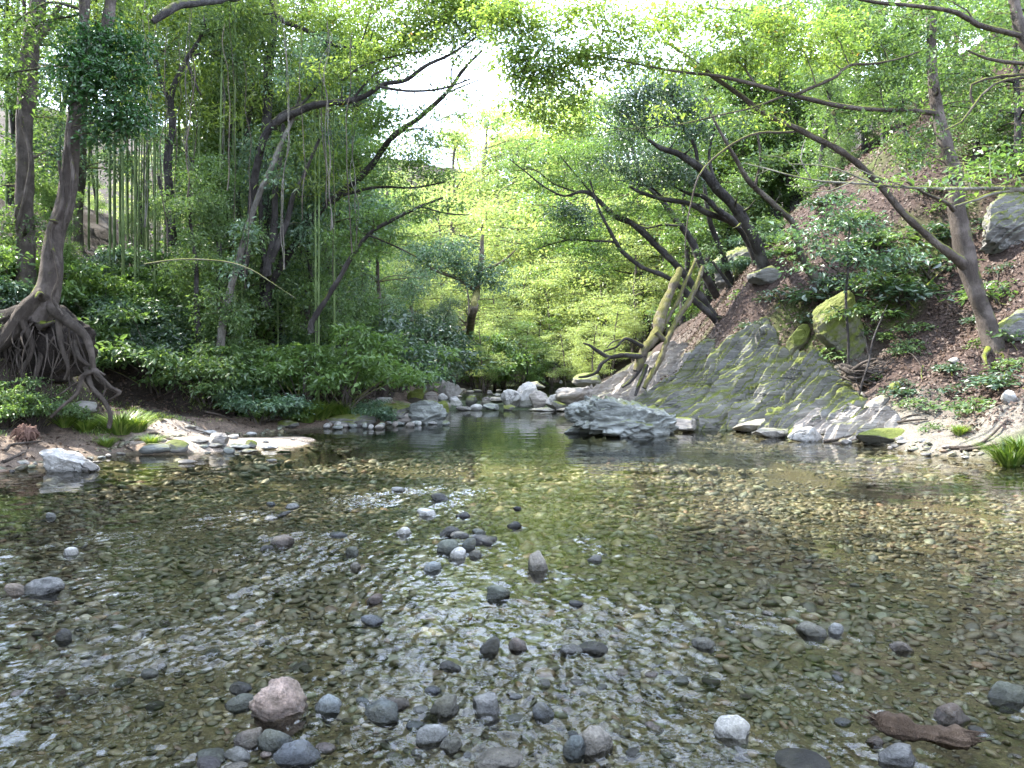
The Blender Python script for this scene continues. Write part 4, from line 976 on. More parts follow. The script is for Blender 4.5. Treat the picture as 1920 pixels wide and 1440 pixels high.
# ------------------------------------------------------------------ hero trees, right bank
h_ = hit(1860, 650, 10)
D0 = h_[1]
hero_tree('forked_tree', 'smooth grey brown forked trunk rising from the leaf covered right slope', 'tree',
  [[(1864,655,D0,38),(1842,580,D0,31),(1818,500,D0,34),(1800,420,D0,30),(1785,330,D0,28),(1765,250,D0,26),(1752,180,D0,22),(1745,90,D0,18),(1742,-60,D0,15)],
   [(1822,510,D0,22),(1772,470,D0-.2,16),(1730,435,D0-.3,14),(1690,395,D0-.4,13),(1650,350,D0-.5,12.5),(1612,312,D0-.6,12),(1560,274,D0-.7,12),(1500,242,D0-.8,11),(1430,208,D0-1,11),(1350,150,D0-1.2,9),(1296,112,D0-1.4,7),(1240,70,D0-1.5,4)],
   [(1756,212,D0,12),(1720,208,D0-.4,9),(1640,205,D0-.8,9),(1600,203,D0-1,10),(1560,197,D0-1.1,10),(1530,190,D0-1.2,10),(1480,176,D0-1.4,9),(1420,160,D0-1.7,8),(1350,142,D0-2,7),(1280,134,D0-2.2,5),(1215,124,D0-2.4,4),(1130,108,D0-2.5,3),(1060,98,D0-2.6,2.5),(985,92,D0-2.6,1.6)],
   [(1488,178,D0-1.4,8),(1530,160,D0-1.3,7),(1570,143,D0-1.2,7),(1592,122,D0-1.2,6),(1650,118,D0-1,5),(1720,95,D0-.8,3)], [(1420,160,D0-1.7,5),(1398,130,D0-1.7,4),(1393,80,D0-1.8,3.5),(1365,25,D0-1.8,3)],
   [(1475,178,D0-1.4,4.5),(1400,205,D0-1.6,4),(1330,222,D0-1.8,3.5),(1270,236,D0-2,2.5)], [(1500,246,D0-.8,5),(1440,248,D0-.9,5),(1390,262,D0-1,4.5),(1350,290,D0-1,4),(1312,330,D0-1.1,3.5),(1295,385,D0-1.1,3),(1284,440,D0-1.1,2),(1282,480,D0-1.1,1.5)],
   [(1795,400,D0,9),(1775,380,D0-.3,7),(1730,360,D0-.6,5),(1700,340,D0-.8,4)], [(1868,650,D0,16),(1880,672,D0-.3,12),(1865,690,D0-.4,7)], [(1856,650,D0,14),(1845,668,D0-.3,10),(1850,684,D0-.4,6)]],
  [(M['maple'], [PAD(x, y, D0 + dd, rx, ry, c, .075) for x, y, dd, rx, ry, c in ((1060,95,-2.6,60,28,1.2),(1010,125,-2.6,45,24,1.1),(1000,60,-2.6,50,28,1.2),(1050,30,-2.6,70,30,1.4),(975,15,-2.6,50,26,1.3),(1090,150,-2.5,50,18,1),(1030,180,-2.6,50,16,1),(1170,130,-2.4,60,20,1.1),(1130,100,-2.5,60,24,1.3),(985,200,-2.5,35,12,.9),(950,45,-2.6,50,22,2),(975,90,-2.6,46,22,1.8),(968,140,-2.6,34,18,1.3),(985,165,-2.6,44,18,1.7),(1010,215,-2.4,50,18,1.6),(1040,140,-2.5,50,26,1.8),(1080,190,-2.4,50,22,1.7),(985,120,-2.6,40,26,1.8),(1060,240,-2.3,50,18,1.5),(945,110,-2.7,26,18,1.5),(955,185,-2.7,26,14,1.4),(930,20,-2.6,50,22,1.9),(1370,100,-1.9,70,26,1.3),(1470,70,-1.5,70,30,1.3),(1590,90,-.9,60,26,1.2),(1290,118,-2.2,60,20,1.2),(1220,105,-2.4,60,25,1.3),(1400,100,-1.8,55,25,1.2),(1350,55,-1.8,70,30,1.4),(1240,45,-2,75,30,1.4),(1460,128,-1.6,60,16,1.1),(1500,85,-1.4,60,22,1.2),(1450,35,-1.8,75,30,1.4),(1160,60,-2.5,70,36,1.4),(1100,105,-2.5,60,24,1.3),(1420,212,-1.6,45,13,1.1),(1335,195,-1.9,40,13,.9),(1240,205,-2,30,12,.9),(1560,50,-1.4,60,30,1.3),(1545,110,-1.2,50,18,1.1),(1140,15,-2.5,80,26,1.4),(1300,5,-2,90,22,1.3))], .075, 'layer'),
   (M['mid'], [PAD(x, y, D0 + dd, rx, ry, c, .085) for x, y, dd, rx, ry, c in ((1650,150,-.6,60,30,1.2),(1700,110,-.4,60,35,1.2),(1640,80,-.5,60,35,1.2),(1720,245,-.4,40,22,1),(1680,200,-.6,50,20,1.0),(1740,290,-.3,40,22,1),(1700,300,-.6,40,18,.8),(1790,150,.2,50,30,1.0),(1770,60,.2,60,40,1.1),(1600,230,-.9,40,14,.6),(1560,215,-.9,40,14,.6),(1670,265,-.6,40,14,.7),(1600,30,-.4,60,36,1.1),(1820,110,.5,60,26,1),(1860,200,.6,50,20,.8),(1800,220,.3,40,18,.7),(1840,40,.6,60,30,1),(1700,50,.1,70,34,1.1),(1770,170,.2,50,20,.8))], .085, 'layer')], M['bark'], r0=.025, sink=.5)
gx_, gy_ = 8.9, 9.6
hero_tree('overhanging_tree', 'leafy tree reaching a long bright horizontal branch in from the right edge', 'tree',
  [(np.array([[gx_, gy_, ground(gx_, gy_)], [gx_ - .1, gy_, 2.], [gx_ - .5, gy_ - .1, 3.4], [gx_ - .9, gy_, 6]]), np.array([.14, .12, .09, .05])),
   [(2090,330,9.6,18),(1990,348,9.5,15),(1920,356,9.5,12),(1860,353,9.5,9),(1780,353,9.6,7.5),(1700,350,9.7,6),(1620,343,9.8,5),(1540,336,9.9,4),(1470,325,10,3),(1395,308,10.1,2)], [(1905,357,9.5,7),(1862,360,9.4,7),(1832,370,9.3,6),(1790,382,9.3,3)],
   [(1640,345,9.8,3.5),(1590,325,9.8,3),(1540,312,9.9,2.5),(1480,310,9.9,1.6)], [(1600,340,9.8,3),(1560,355,9.8,2.4),(1510,358,9.8,1.5)], [(1520,334,9.9,2.4),(1500,300,9.9,2),(1512,262,9.9,1.6)], [(1700,350,9.7,3),(1650,330,9.7,2.4),(1600,312,9.7,1.6)], [(1470,325,10,2.2),(1440,318,10,1.8),(1415,330,10,1.2)], [(1560,338,9.9,2.4),(1520,352,9.9,1.8),(1470,345,9.9,1.2)], [(1500,330,9.9,2),(1470,300,9.9,1.6),(1430,292,9.9,1.1)]],
  [(M['mapleg'], [PAD(x, y, d, rx, ry, c, .075) for x, y, d, rx, ry, c in ((1820,338,9.5,60,11,.9),(1745,338,9.6,50,9,.8),(1880,305,9.6,55,14,.9),(1860,275,9.7,50,11,.7),(1660,338,9.7,50,8,.7),(1800,310,9.7,40,10,.6),(1900,340,9.4,40,10,.8),(1940,290,9.4,50,20,1))], .075, 'layer')], M['barkpale'], r0=.012)
hero_tree('overhanging_tree', 'dark trunk in the top right corner with a bare limb arching left', 'tree',
  [(np.array([[9.3, 11, ground(9.3, 11)], [8.9, 11, 2.2], *P3([(2010,250,11,24),(1940,115,11,22),(1908,30,11,20),(1898,-60,11,17)])[0]]), np.array([.12, .11, .09, .08, .075, .06])),
   [(1912,66,11,11),(1868,60,11,11),(1830,48,10.9,11),(1790,24,10.8,9),(1720,10,10.6,8),(1640,3,10.5,7),(1585,-8,10.4,5)], [(1830,46,10.9,4),(1815,20,10.9,3),(1790,5,10.9,2)], [(1940,120,11,9),(1880,118,11,7),(1850,112,11,6),(1815,96,11,4)], [(1950,140,11,8),(1880,142,11.2,6),(1820,160,11.3,5),(1825,200,11.3,3)], [(1960,142,11,6),(1860,160,11,5),(1800,230,11,4),(1770,245,11,2.5)]],
  [(M['mid'], [PAD(x, y, d, rx, ry, c, .08) for x, y, d, rx, ry, c in ((1850,25,11.3,50,20,1),(1880,95,11.4,40,14,.7),(1700,30,11,60,16,.8),(1800,70,11.3,40,16,.7),(1760,0,11,70,20,1),(1900,170,11.5,40,16,.6),(1640,25,10.8,50,14,.7))], .08, 'layer')], M['bark'], r0=.012)
def HB(px, py, w, off=0.): p = hit(px, py, 12); return (px, py, p[1] + off, w)
def lean_tree(label, pts, extra_stems, crowns, bark, dfix=None, **kw):
    d0 = hit(pts[0][0], pts[0][1], 12)[1] if dfix is None else dfix
    n = len(pts); st = [[(p[0], p[1], d0 - 1.2 * i / (n - 1), p[2]) for i, p in enumerate(pts)]]
    for e in extra_stems: st.append([(p[0], p[1], d0 - .7 - (p[3] if len(p) > 3 else 0), p[2]) for p in e])
    gr = [(m, [PAD(x, y, d0 - .7 + (o[0] if o else 0), rx, ry, c, L) for x, y, rx, ry, c, *o in pd], L, k) for m, pd, L, k in crowns]
    return hero_tree('leaning_tree', label, 'tree', st, gr, bark, 'trees leaning out from the right slope', **kw)
lean_tree('thickest dark leaning trunk highest on the right slope', [(1432,500,22),(1412,440,21),(1378,390,20),(1345,355,19),(1310,315,17),(1280,292,15),(1240,278,9),(1215,262,5)], [[(1310,315,8),(1300,270,7),(1275,230,5),(1260,180,3)], [(1345,355,7),(1330,300,6),(1340,240,4)]],
  [(M['dark'], [(1190,175,60,30,1.6),(1250,165,60,35,1.6),(1290,200,45,30,1.4),(1150,200,45,22,1.4),(1220,215,60,25,1.5),(1300,250,50,28,1.3),(1180,245,60,22,1.3,1),(1350,230,40,30,1.1)], .085, 'clump')], M['barkdark'], r0=.03)
lean_tree('double dark trunk forking twice beside the thickest leaning trunk', [(1420,494,18),(1392,432,17),(1365,412,13),(1325,397,12),(1295,382,11),(1245,372,9),(1205,364,7),(1180,352,4)], [[(1390,428,12),(1346,392,11),(1312,368,9),(1288,362,6),(1265,350,4)], [(1245,372,5),(1220,350,4),(1195,345,3)]],
  [(M['dark'], [(1200,330,60,25,1.3),(1150,300,55,25,1.2),(1260,330,50,30,1.3),(1300,330,40,30,1.2),(1240,290,60,28,1.4)], .08, 'clump'), (M['mapleg'], [(1180,390,60,15,1),(1250,400,50,14,.9)], .08, 'layer')], M['barkdark'], r0=.03)
lean_tree('slender dark trunk curving up left from the middle of the leaning row', [(1346,560,15),(1322,512,15),(1296,450,13),(1275,420,12),(1240,376,11),(1212,345,9),(1200,320,8),(1188,290,6),(1180,262,4)], [[(1278,424,6),(1240,422,5),(1215,428,4),(1190,420,3)]],
  [(M['mid'], [(1130,275,50,26,1.3),(1090,300,50,22,1.2),(1170,260,50,22,1.2),(1110,335,60,20,1.2),(1210,270,45,24,1.2)], .08, 'clump')], M['barkdark'], r0=.03)
lean_tree('long low dark trunk arching farthest left over the pool', [(1342,596,15),(1316,560,15),(1282,512,14),(1226,455,13),(1190,424,12),(1150,400,11),(1120,374,9),(1104,363,8),(1084,361,6),(1050,365,4),(1000,335,3),(955,300,2)], [[(1120,374,5),(1090,340,4),(1065,310,3),(1050,290,2)], [(1084,361,4),(1040,345,3),(1000,318,2.4),(965,320,1.6)]],
  [(M['mapleg'], [(1060,335,60,14,1.3),(1000,350,50,12,1.1),(1020,300,60,16,1.2),(1080,280,60,18,1.3),(1120,400,70,13,1.2),(1060,410,50,10,1),(960,310,40,10,.7),(990,270,50,14,1),(1130,350,50,14,1.1)], .075, 'layer')], M['barkdark'], r0=.02)
lean_tree('thin dark trunk with a flat side branch at the foot of the leaning row', [(1346,604,13),(1302,562,12),(1262,526,10),(1202,500,9),(1166,470,8),(1154,453,7),(1132,410,5),(1118,380,4),(1105,340,3)], [[(1154,454,5),(1110,452,4.5),(1066,450,4),(1020,462,2.5),(1000,470,1.6)], [(1066,450,3),(1030,440,2),(1005,446,1.5)]],
  [(M['mapleg'], [(1070,440,70,12,1.4),(1020,455,50,10,1.1),(1120,470,60,12,1.2),(1060,425,50,11,1.1),(1100,500,50,10,.7)], .075, 'layer'), (M['dark'], [(1060,395,45,20,1.2),(1090,415,40,18,1.1)], .075, 'clump')], M['barkdark'], r0=.02)
lean_tree('thin upright dark stem behind the leaning row', [(1372,540,12),(1356,482,11),(1340,440,10),(1330,410,9),(1322,360,7),(1318,300,5)], [[(1372,540,8),(1350,510,6),(1335,490,5)]],
  [(M['mid'], [(1340,470,30,14,.7),(1350,380,40,25,.8),(1390,340,40,25,.9)], .08, 'clump')], M['barkdark'], r0=.02)
lean_tree('pale bent trunk behind the bare twigs on the right slope', [(1530,532,17),(1505,480,14),(1490,420,12),(1452,385,11),(1415,350,10),(1396,328,9),(1376,295,7),(1345,240,5),(1320,180,4)], [[(1415,350,6),(1425,300,5),(1420,250,4)]],
  [(M['mid'], [(1430,300,40,22,.9),(1380,230,45,25,1),(1480,290,45,20,.8),(1440,420,30,25,.8),(1340,150,40,25,1)], .085, 'clump')], M['bark'], r0=.02)
# fallen mossy tree and the poles leaning with it
dF = 20.6
def fallen():
    tm = MB(); base = at(1200, 690, dF)
    root = thing('fallen_mossy_tree', 'dead mossy tree lying down the pale rock face with bare branches to the left', 'fallen tree', tuple(base))
    P, R = P3([(1275,505,dF+1,14),(1258,545,dF+.7,20),(1244,574,dF+.4,25),(1234,602,dF+.3,26),(1230,626,dF+.2,24),(1212,652,dF,22),(1200,672,dF,20),(1190,694,dF-.1,12)]); tube(tm, P, R * .9, 18, .05, .55, wob=.05)
    P, R = P3([(1230,622,dF,12),(1242,634,dF,11),(1250,640,dF,7)]); tube(tm, P, R, 8, .1, .1)
    tm.obj('trunk', M['barkmoss'], root, base)
    for pts in ([(1208,668,dF,12),(1172,665,dF-.2,10),(1142,669,dF-.4,9),(1122,658,dF-.5,8),(1104,646,dF-.6,5),(1092,642,dF-.6,3)], [(1206,650,dF,9),(1174,634,dF-.2,7),(1156,650,dF-.3,5),(1132,658,dF-.3,4)], [(1145,668,dF-.4,8),(1128,682,dF-.5,8),(1120,696,dF-.5,8),(1100,706,dF-.6,6),(1086,708,dF-.6,4)],
                [(1204,680,dF,10),(1184,712,dF-.2,8),(1166,726,dF-.3,5)], [(1212,684,dF,9),(1198,720,dF-.2,8),(1190,742,dF-.3,5)], [(1222,690,dF,9),(1214,715,dF-.1,7)], [(1172,634,dF-.2,4),(1150,640,dF-.3,3),(1138,652,dF-.3,2)]):
        bm_ = MB(); P, R = P3(pts); tube(bm_, P, R, 8, .1, .12, wob=.03); bm_.obj('branch', M['barkdark'], root, base)
fallen()
for pts, lab in (([(1208,728,dF-.6,10),(1232,682,dF-.3,13),(1250,640,dF,13),(1267,604,dF+.3,13),(1292,565,dF+.6,12),(1308,530,dF+.9,11),(1318,500,dF+1.1,9)], 'thicker mossy pole leaning beside the fallen tree'), ([(1241,616,dF+.3,7),(1266,572,dF+.6,9),(1286,530,dF+.9,8),(1306,486,dF+1.2,7)], 'thinner mossy pole leaning behind the thicker one')):
    mb = MB(); P, R = P3(pts); tube(mb, P, R * .85, 12, .06, .45, wob=.05); mb.obj('leaning_pole', M['barkmoss'], label=lab, category='dead trunk')
# saplings and root tangle on the right slope
ds = hit(1592, 705, 10)[1]
hero_tree('sapling', 'thin sapling with glossy blue green leaves in front of the tall mossy rock', 'sapling', [[(1592,706,ds,5.5),(1590,640,ds,5),(1586,560,ds,5),(1588,480,ds,4),(1592,420,ds,3)], [(1588,600,ds,3),(1570,580,ds,2.5),(1556,572,ds,2)], [(1588,520,ds,3),(1540,480,ds,2.5),(1520,440,ds,2)], [(1588,500,ds,3),(1640,475,ds,2.5),(1680,470,ds,2)]],
  [(M['teal'], [PAD(x, y, ds + o, rx, ry, c, .12) for x, y, rx, ry, c, o in ((1520,440,45,25,1.2,0),(1570,405,45,22,1.2,.2),(1620,420,45,22,1.2,.3),(1560,470,50,20,1.2,-.2),(1620,480,45,20,1.2,-.2),(1500,500,30,18,1,0),(1670,490,45,16,1.2,0),(1600,520,35,14,1,0),(1700,470,40,16,1.1,.3),(1590,375,40,18,1.1,.3))], .12, 'layer'),
   (M['mid'], [PAD(1590,585,ds,34,9,1.4,.1), PAD(1610,578,ds,28,8,1.2,.1)], .1, 'layer')], M['barkdark'], r0=.012)
d2 = hit(1612, 758, 10)[1]
hero_tree('sapling', 'bare thin sapling leaning right from the overhanging slab', 'sapling', [[(1611,758,d2,4.5),(1616,720,d2,4),(1628,680,d2,3.6),(1636,640,d2,3),(1652,600,d2,2.4),(1664,570,d2,1.6)], [(1630,670,d2,2.2),(1624,640,d2,1.8),(1612,615,d2,1.2)], [(1614,735,d2,2),(1604,712,d2,1.6),(1598,700,d2,1.2)]],
  [(M['mid'], [PAD(1655,585,d2,16,6,.8,.08)], .08, 'layer')], M['barkdark'], r0=.01)
def root_tangle():
    rng = np.random.default_rng(8); d = hit(1615, 722, 10)[1] - .25; base = at(1615, 710, d)
    mb = MB()
    for k in range(26):
        a = at(1572 + rng.uniform(0, 20), 692 + rng.uniform(-10, 20), d + rng.uniform(-.1, .3)); b = at(1665 + rng.uniform(-20, 15), 670 + rng.uniform(0, 55), d + rng.uniform(-.2, .3))
        m = at(1615 + rng.uniform(-20, 20), 668 + rng.uniform(0, 65), d - rng.uniform(0, .45))
        tube(mb, bez(a, m, b, 7), np.linspace(.05, .012, 7) * rng.uniform(.5, 1.2), 6, .12, .1, wob=.06)
    mb.obj('root_tangle', M['root'], label='dark tangle of bare roots on the right slope below the tall mossy rock', category='roots')
root_tangle()
def root_clump():
    rng = np.random.default_rng(9); p = hit(54, 828, 9); d = p[1]; c = at(52, 812, d); r = 20 / FPX * d; mb = MB()
    V, Fc = rock_pts(4, (r * 1.9, r * 1.6, r * 1.5), rng, 3, .8, .25, 2); mb.add(V + c, Fc)
    for k in range(70):
        n = unit(rng.normal(size=3)); n[1] = -abs(n[1]); a = c + n * r * .85; b = c + n * r * 1.1 + np.array([rng.normal(0, .05), -.03, -r * rng.uniform(.3, 1)])
        tube(mb, bez(a, c + n * r * 1.35, b, 4), np.linspace(.011, .004, 4), 4, .06)
    o = mb.obj('root_clump', bark_mat('red_brown_root', (.05, .028, .022), (.22, .13, .1), 0, sc=30), label='red brown clump of matted roots washed up on the left shore', category='roots')
root_clump()

# ------------------------------------------------------------------ forest behind
M['maplefar'] = leaf_mat('sunlit_maple_leaf', [(0, (.16, .22, .08)), (.5, (.25, .32, .13)), (1, (.36, .42, .2))], .5, gloss=.02)  # paler maple leaf; the far valley's sunlight is put into its colour
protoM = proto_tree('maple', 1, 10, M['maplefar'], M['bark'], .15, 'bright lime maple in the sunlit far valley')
protoG = proto_tree('maple', 2, 10, M['mapleg'], M['barkdark'], .14, 'green layered maple')
protoD = proto_tree('dome', 3, 10, M['dark'], M['barkdark'], .13, 'dark evergreen')
protoT = proto_tree('dome', 4, 10, M['teal'], M['bark'], .12, 'blue green broadleaf tree')
protoS = proto_tree('slim', 5, 12, M['mapleg'], M['barkdark'], .13, 'slim leafy understorey tree', 1.4)
protoK = proto_tree('slim', 6, 12, M['mid'], M['barkdark'], .13, 'slim mid green understorey tree', 1.4)
used = {}
def plant_tree(proto, x, y, h, label, group=None, rz=None):
    z = ground(x, y); s = h / proto['h']; rz = RNG.uniform(0, 6.28) if rz is None else rz
    if proto.name not in used:
        used[proto.name] = 1; proto.location = (x, y, z - .1); proto.scale = (s, s, s); proto.rotation_euler = (0, 0, rz); proto['label'] = label
        if group: proto['group'] = group
        return proto
    return dup(proto, (x, y, z - .1), rz, s, label, group)
def tree_px(proto, px, d, top, label, group=None):
    x = (px - CX) / FPX * d; z = ground(x, d); h = EYE + (HY - top) / FPX * d - z
    return plant_tree(proto, x, d, max(h, 2.5), label, group)
# far valley, sunlit
for k, (px, d, top) in enumerate([(720,58,330),(790,66,300),(850,74,290),(905,84,285),(960,80,300),(1010,70,300),(1060,62,290),(1110,58,280),(1170,54,300),(900,60,420),(960,64,430),(1020,58,470),(1080,52,480),(1140,48,440),(830,54,430),(770,48,420),(1210,46,380),(1250,44,330),(700,48,300),(660,60,280),(930,95,270),(1010,98,250),(1080,90,250),(860,100,270),(1160,72,240),(1230,62,230),(1300,54,230),(1000,52,560),(1350,50,220)]):
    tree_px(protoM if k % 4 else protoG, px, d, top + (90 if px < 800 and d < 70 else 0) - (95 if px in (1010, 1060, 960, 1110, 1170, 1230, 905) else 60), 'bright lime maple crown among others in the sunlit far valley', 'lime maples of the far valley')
for k, (px, d, top, lab) in enumerate([(800,35,560,'dark evergreen over the left bank behind the weir'), (845,38,575,'second dark evergreen right of the mossy trunk by the weir'), (940,50,560,'shaded evergreen left of the far stone steps'), (1085,54,585,'dark evergreen closing the far bend of the stream'), (1125,50,560,'dark evergreen against the right bank at the far bend'), (745,33,520,'dark bushy tree behind the left bank rocks')]):
    tree_px(protoD, px, d, top, lab)
for k, (px, d, top) in enumerate([(930,46,520),(975,50,500),(1035,48,520),(1085,50,480),(1135,46,460),(1190,42,440),(885,44,500),(1060,43,610),(905,41,600),(1150,40,560),(1110,38,600)]):
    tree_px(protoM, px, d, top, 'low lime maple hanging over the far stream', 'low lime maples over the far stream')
tree_px(protoG, 1010, 47, 590, 'low lime maple leaning over the far stone steps')
tree_px(protoG, 985, 44, 600, 'lime bush maple left of the far stone steps')
# blue green crown above the weir
hero_tree('mossy_tree', 'mossy trunk with a pale blue green crown behind the weir', 'tree', [[HB(868,655,17),(884,600,34,15),(893,545,34,13),(902,490,34,10),(905,440,34,7)], [(893,545,34,8),(850,520,34,7),(800,500,34,5)], [(898,510,34,6),(940,490,34,5),(965,470,34,3)]],
  [(M['teal'], [PAD(x, y, 34, rx, ry, c, .11) for x, y, rx, ry, c in ((800,478,60,18,1.6),(860,490,60,22,1.6),(910,505,50,18,1.5),(850,460,60,16,1.3),(930,530,40,14,1.3),(790,510,40,14,1.3),(880,525,50,14,1.2))], .11, 'clump')], M['barkmoss'])
# left forest
LF = [(20,24,-60),(90,27,-40),(150,24,-80),(440,24,-80),(420,22,60),(450,27,-50),(520,26,-20),(560,25,120),(610,27,60),(640,24,230),(590,23,330),(680,30,260),(720,28,380),(430,20,250),(270,31,60),(120,20,330),(560,33,-60),(640,36,60),(700,40,200),(380,19.5,330),(180,32,60),(470,36,-60),(350,34,-60)]
for k, (px, d, top) in enumerate(LF):
    top += 140 if d > 30 else 0
    tree_px([protoS, protoK, protoT, protoS, protoK][k % 5], px, d, top, 'slim leafy tree filling the shaded left forest', 'slim trees of the left forest')
for k, (x, y, h) in enumerate([(-12, 9.5, 19), (-11, 6, 17), (-12.5, 3, 19), (-11, 0, 17), (-14, -2, 18), (-12, -5, 16), (-15, 6, 20), (-13.5, 11.5, 18), (-15, 13, 20)]):  # off-frame trees added to keep the sun off the near stream
    plant_tree([protoT, protoG][k % 2], x, y, h, 'tall off-frame tree added on the near left bank to shade the stream', 'off-frame trees added to shade the stream')
# bamboo behind
def proto_bamboo(seed):
    rng = np.random.default_rng(seed); cm, fm = MB(), MB(); h = 13.
    z = np.linspace(-.3, h, 12); b = rng.normal(0, .35, 2)
    P = np.stack([b[0] * (z / h) ** 2, b[1] * (z / h) ** 2, z], -1); tube(cm, P, np.interp(z, [0, h], [.036, .014]), 7, .5)
    for k in range(26): tube(cm, [P[0] + (P[-1] - P[0]) * [(t := k / 26) ** 2, t * t, t], P[0] + (P[-1] - P[0]) * [t * t, t * t, t] + [0, 0, .03]], [.042 - .022 * t] * 2, 7, 1)
    pads = [(np.array([rng.normal(0, .6), rng.normal(0, .6), zz]) + [b[0] * (zz / h) ** 2, b[1] * (zz / h) ** 2, 0], (.7, .7, .4), 90) for zz in rng.uniform(h * .5, h, 15)]
    foliage(fm, pads, .16, rng, 'layer', per=8, aspect=.2)
    r = thing('bamboo', 'slender green bamboo culm in the grove behind the left bank', 'bamboo', (0, 0, 0), 'bamboo of the grove'); cm.obj('culm', M['culm'], r); fm.obj('leaves', M['bamboo'], r, smooth=False); return r
bs = [proto_bamboo(i) for i in range(3)]
for k in range(84):
    px = RNG.choice([RNG.uniform(170, 440), RNG.uniform(440, 640), RNG.uniform(-10, 170)], p=[.62, .23, .15]); d = RNG.uniform(20, 32)
    x = (px - CX) / FPX * d; z = ground(x, d); b = bs[k % 3]; sc = RNG.uniform(.8, 1.15)
    if k < 3: b.location = (x, d, z); b.rotation_euler = (0, 0, RNG.uniform(0, 6))
    else: dup(b, (x, d, z), RNG.uniform(0, 6.28), sc)
# far left light wood behind the bamboo
for k, (px, d, top) in enumerate([(60,44,300),(160,48,330),(260,46,290),(350,50,270),(430,48,200),(510,52,160),(590,50,200)]):
    tree_px(protoM, px, d, top, 'sunlit tree glowing behind the left bamboo grove', 'sunlit trees behind the bamboo')
# right slope wood
for k, (px, d, top) in enumerate([(1330,32,120),(1400,30,60),(1470,33,0),(1540,31,-40),(1600,34,-60),(1660,30,-80),(1720,33,-120),(1780,29,-140),(1850,31,-160),(1500,38,60),(1370,40,150),(1280,38,230),(1900,27,-120),(1620,27,-40),(1480,29,60),(1540,27.5,0),(1400,31,130),(1580,26,120),(1660,24,30),(1720,25,-40),(1340,34,200),(1500,29,-40),(1440,30,-60),(1790,24,-100),(1880,23,-160),(1830,20.5,-40),(1920,19,-60),(1700,22,20),(1960,21,-100),(1550,30,180)]):
    d = d + 8 if px < 1510 and d < 37 else d
    tree_px([protoG, protoK, protoG, protoS][k % 4], px, d, top, 'mid green tree on the upper right slope', 'trees on the upper right slope')

# ------------------------------------------------------------------ undergrowth
shA = proto_shrub(1, 2.6, 1.9, M['mid'], .095, 'shrub', n=4600); shB = proto_shrub(2, 2.2, 1.5, M['mapleg'], .08, 'shrub', n=4600); shC = proto_shrub(3, 2.0, 1.5, M['dark'], .08, 'shrub', 'clump', 4200); shD = proto_shrub(4, 1.8, 1.1, M['teal'], .085, 'shrub', n=3600)
usedS = {}
def shrub(p, px, pyb, hpx, label, group=None, wide=1., dmin=9, d=None):
    q = hit(px, pyb, dmin) if d is None else at(px, pyb, d); s = hpx / FPX * q[1] / p['h']; s = s * (.68 if p.name.startswith('slope_plant') else 1.); loc = (q[0], q[1], q[2] - .08); sc = (s * wide, s * wide, s)
    if p.name not in usedS:
        usedS[p.name] = 1; p.location = loc; p.scale = sc; p['label'] = label; p.rotation_euler = (0, 0, RNG.uniform(0, 6))
        if group: p['group'] = group
        return p
    return dup(p, loc, RNG.uniform(0, 6.28), sc, label, group)
for (p, px, pyb, hp, wd, lab) in [
 (shA,300,735,205,1.0,'big bright green shrub in layers beside the hanging roots'), (shA,390,760,150,1.0,'leafy shrub sprawling right of the big layered shrub'), (shB,185,640,150,1.0,'small leaved bush right of the ivy clad trunk'),
 (shA,70,800,130,.8,'young broad leaved shrub below the exposed roots'), (shB,10,800,110,.9,'green bush at the left edge beneath the tree roots'), (shB,40,600,190,.9,'tall leafy bush behind the root tree at the left edge'),
 (shB,560,770,150,1.,'dense small leaved bush on the left bank above the grass'), (shB,640,770,190,1.,'bright bush cascading down the left bank'), (shC,700,740,170,1.,'dark rounded bush behind the left bank rocks'), (shB,745,735,140,1.,'yellow green bush above the left bank rocks'),
 (shC,800,725,140,1.1,'dark green bush left of the big round mossy boulder'), (shB,900,735,130,1.,'bright green bush hanging over the pool above the weir'), (shB,950,735,80,1.2,'low light green bush at the far end of the left bank'), (shD,590,720,110,1.,'blue green fern like shrub in the left undergrowth'),
 (shD,480,790,80,1.2,'low plant with pale leaves on the left bank'), (shB,530,790,60,1.3,'small plant beside the grass on the left bank'), (shD,700,790,50,1.1,'small blue green plant growing among the left bank rocks'), (shA,470,700,90,1.1,'leafy bush in front of the dark hollow rock'),
 (shD,440,760,60,1.3,'ferny plant behind the sand spit'), (shC,620,660,150,1.,'shaded dark bush behind the cascading one')]:
    shrub(p, px, pyb, hp, lab, wide=wd)
rngs = np.random.default_rng(21)
for k in range(60):
    px = rngs.uniform(-20, 690); pyb = rngs.uniform(540, 700) if px < 560 else rngs.uniform(560, 720)
    shrub([shB, shC, shD, shA][k % 4], px, pyb, rngs.uniform(60, 110), 'leafy undergrowth shrub in the shade of the left forest', 'undergrowth shrubs of the left forest', 1.2, 13)
plA = proto_shrub(11, .8, .45, M['mid'], .1, 'plant', n=420, name='slope_plant', cat='plant'); plB = proto_shrub(12, .7, .4, M['dark'], .09, 'plant', n=420, name='slope_plant', cat='plant')
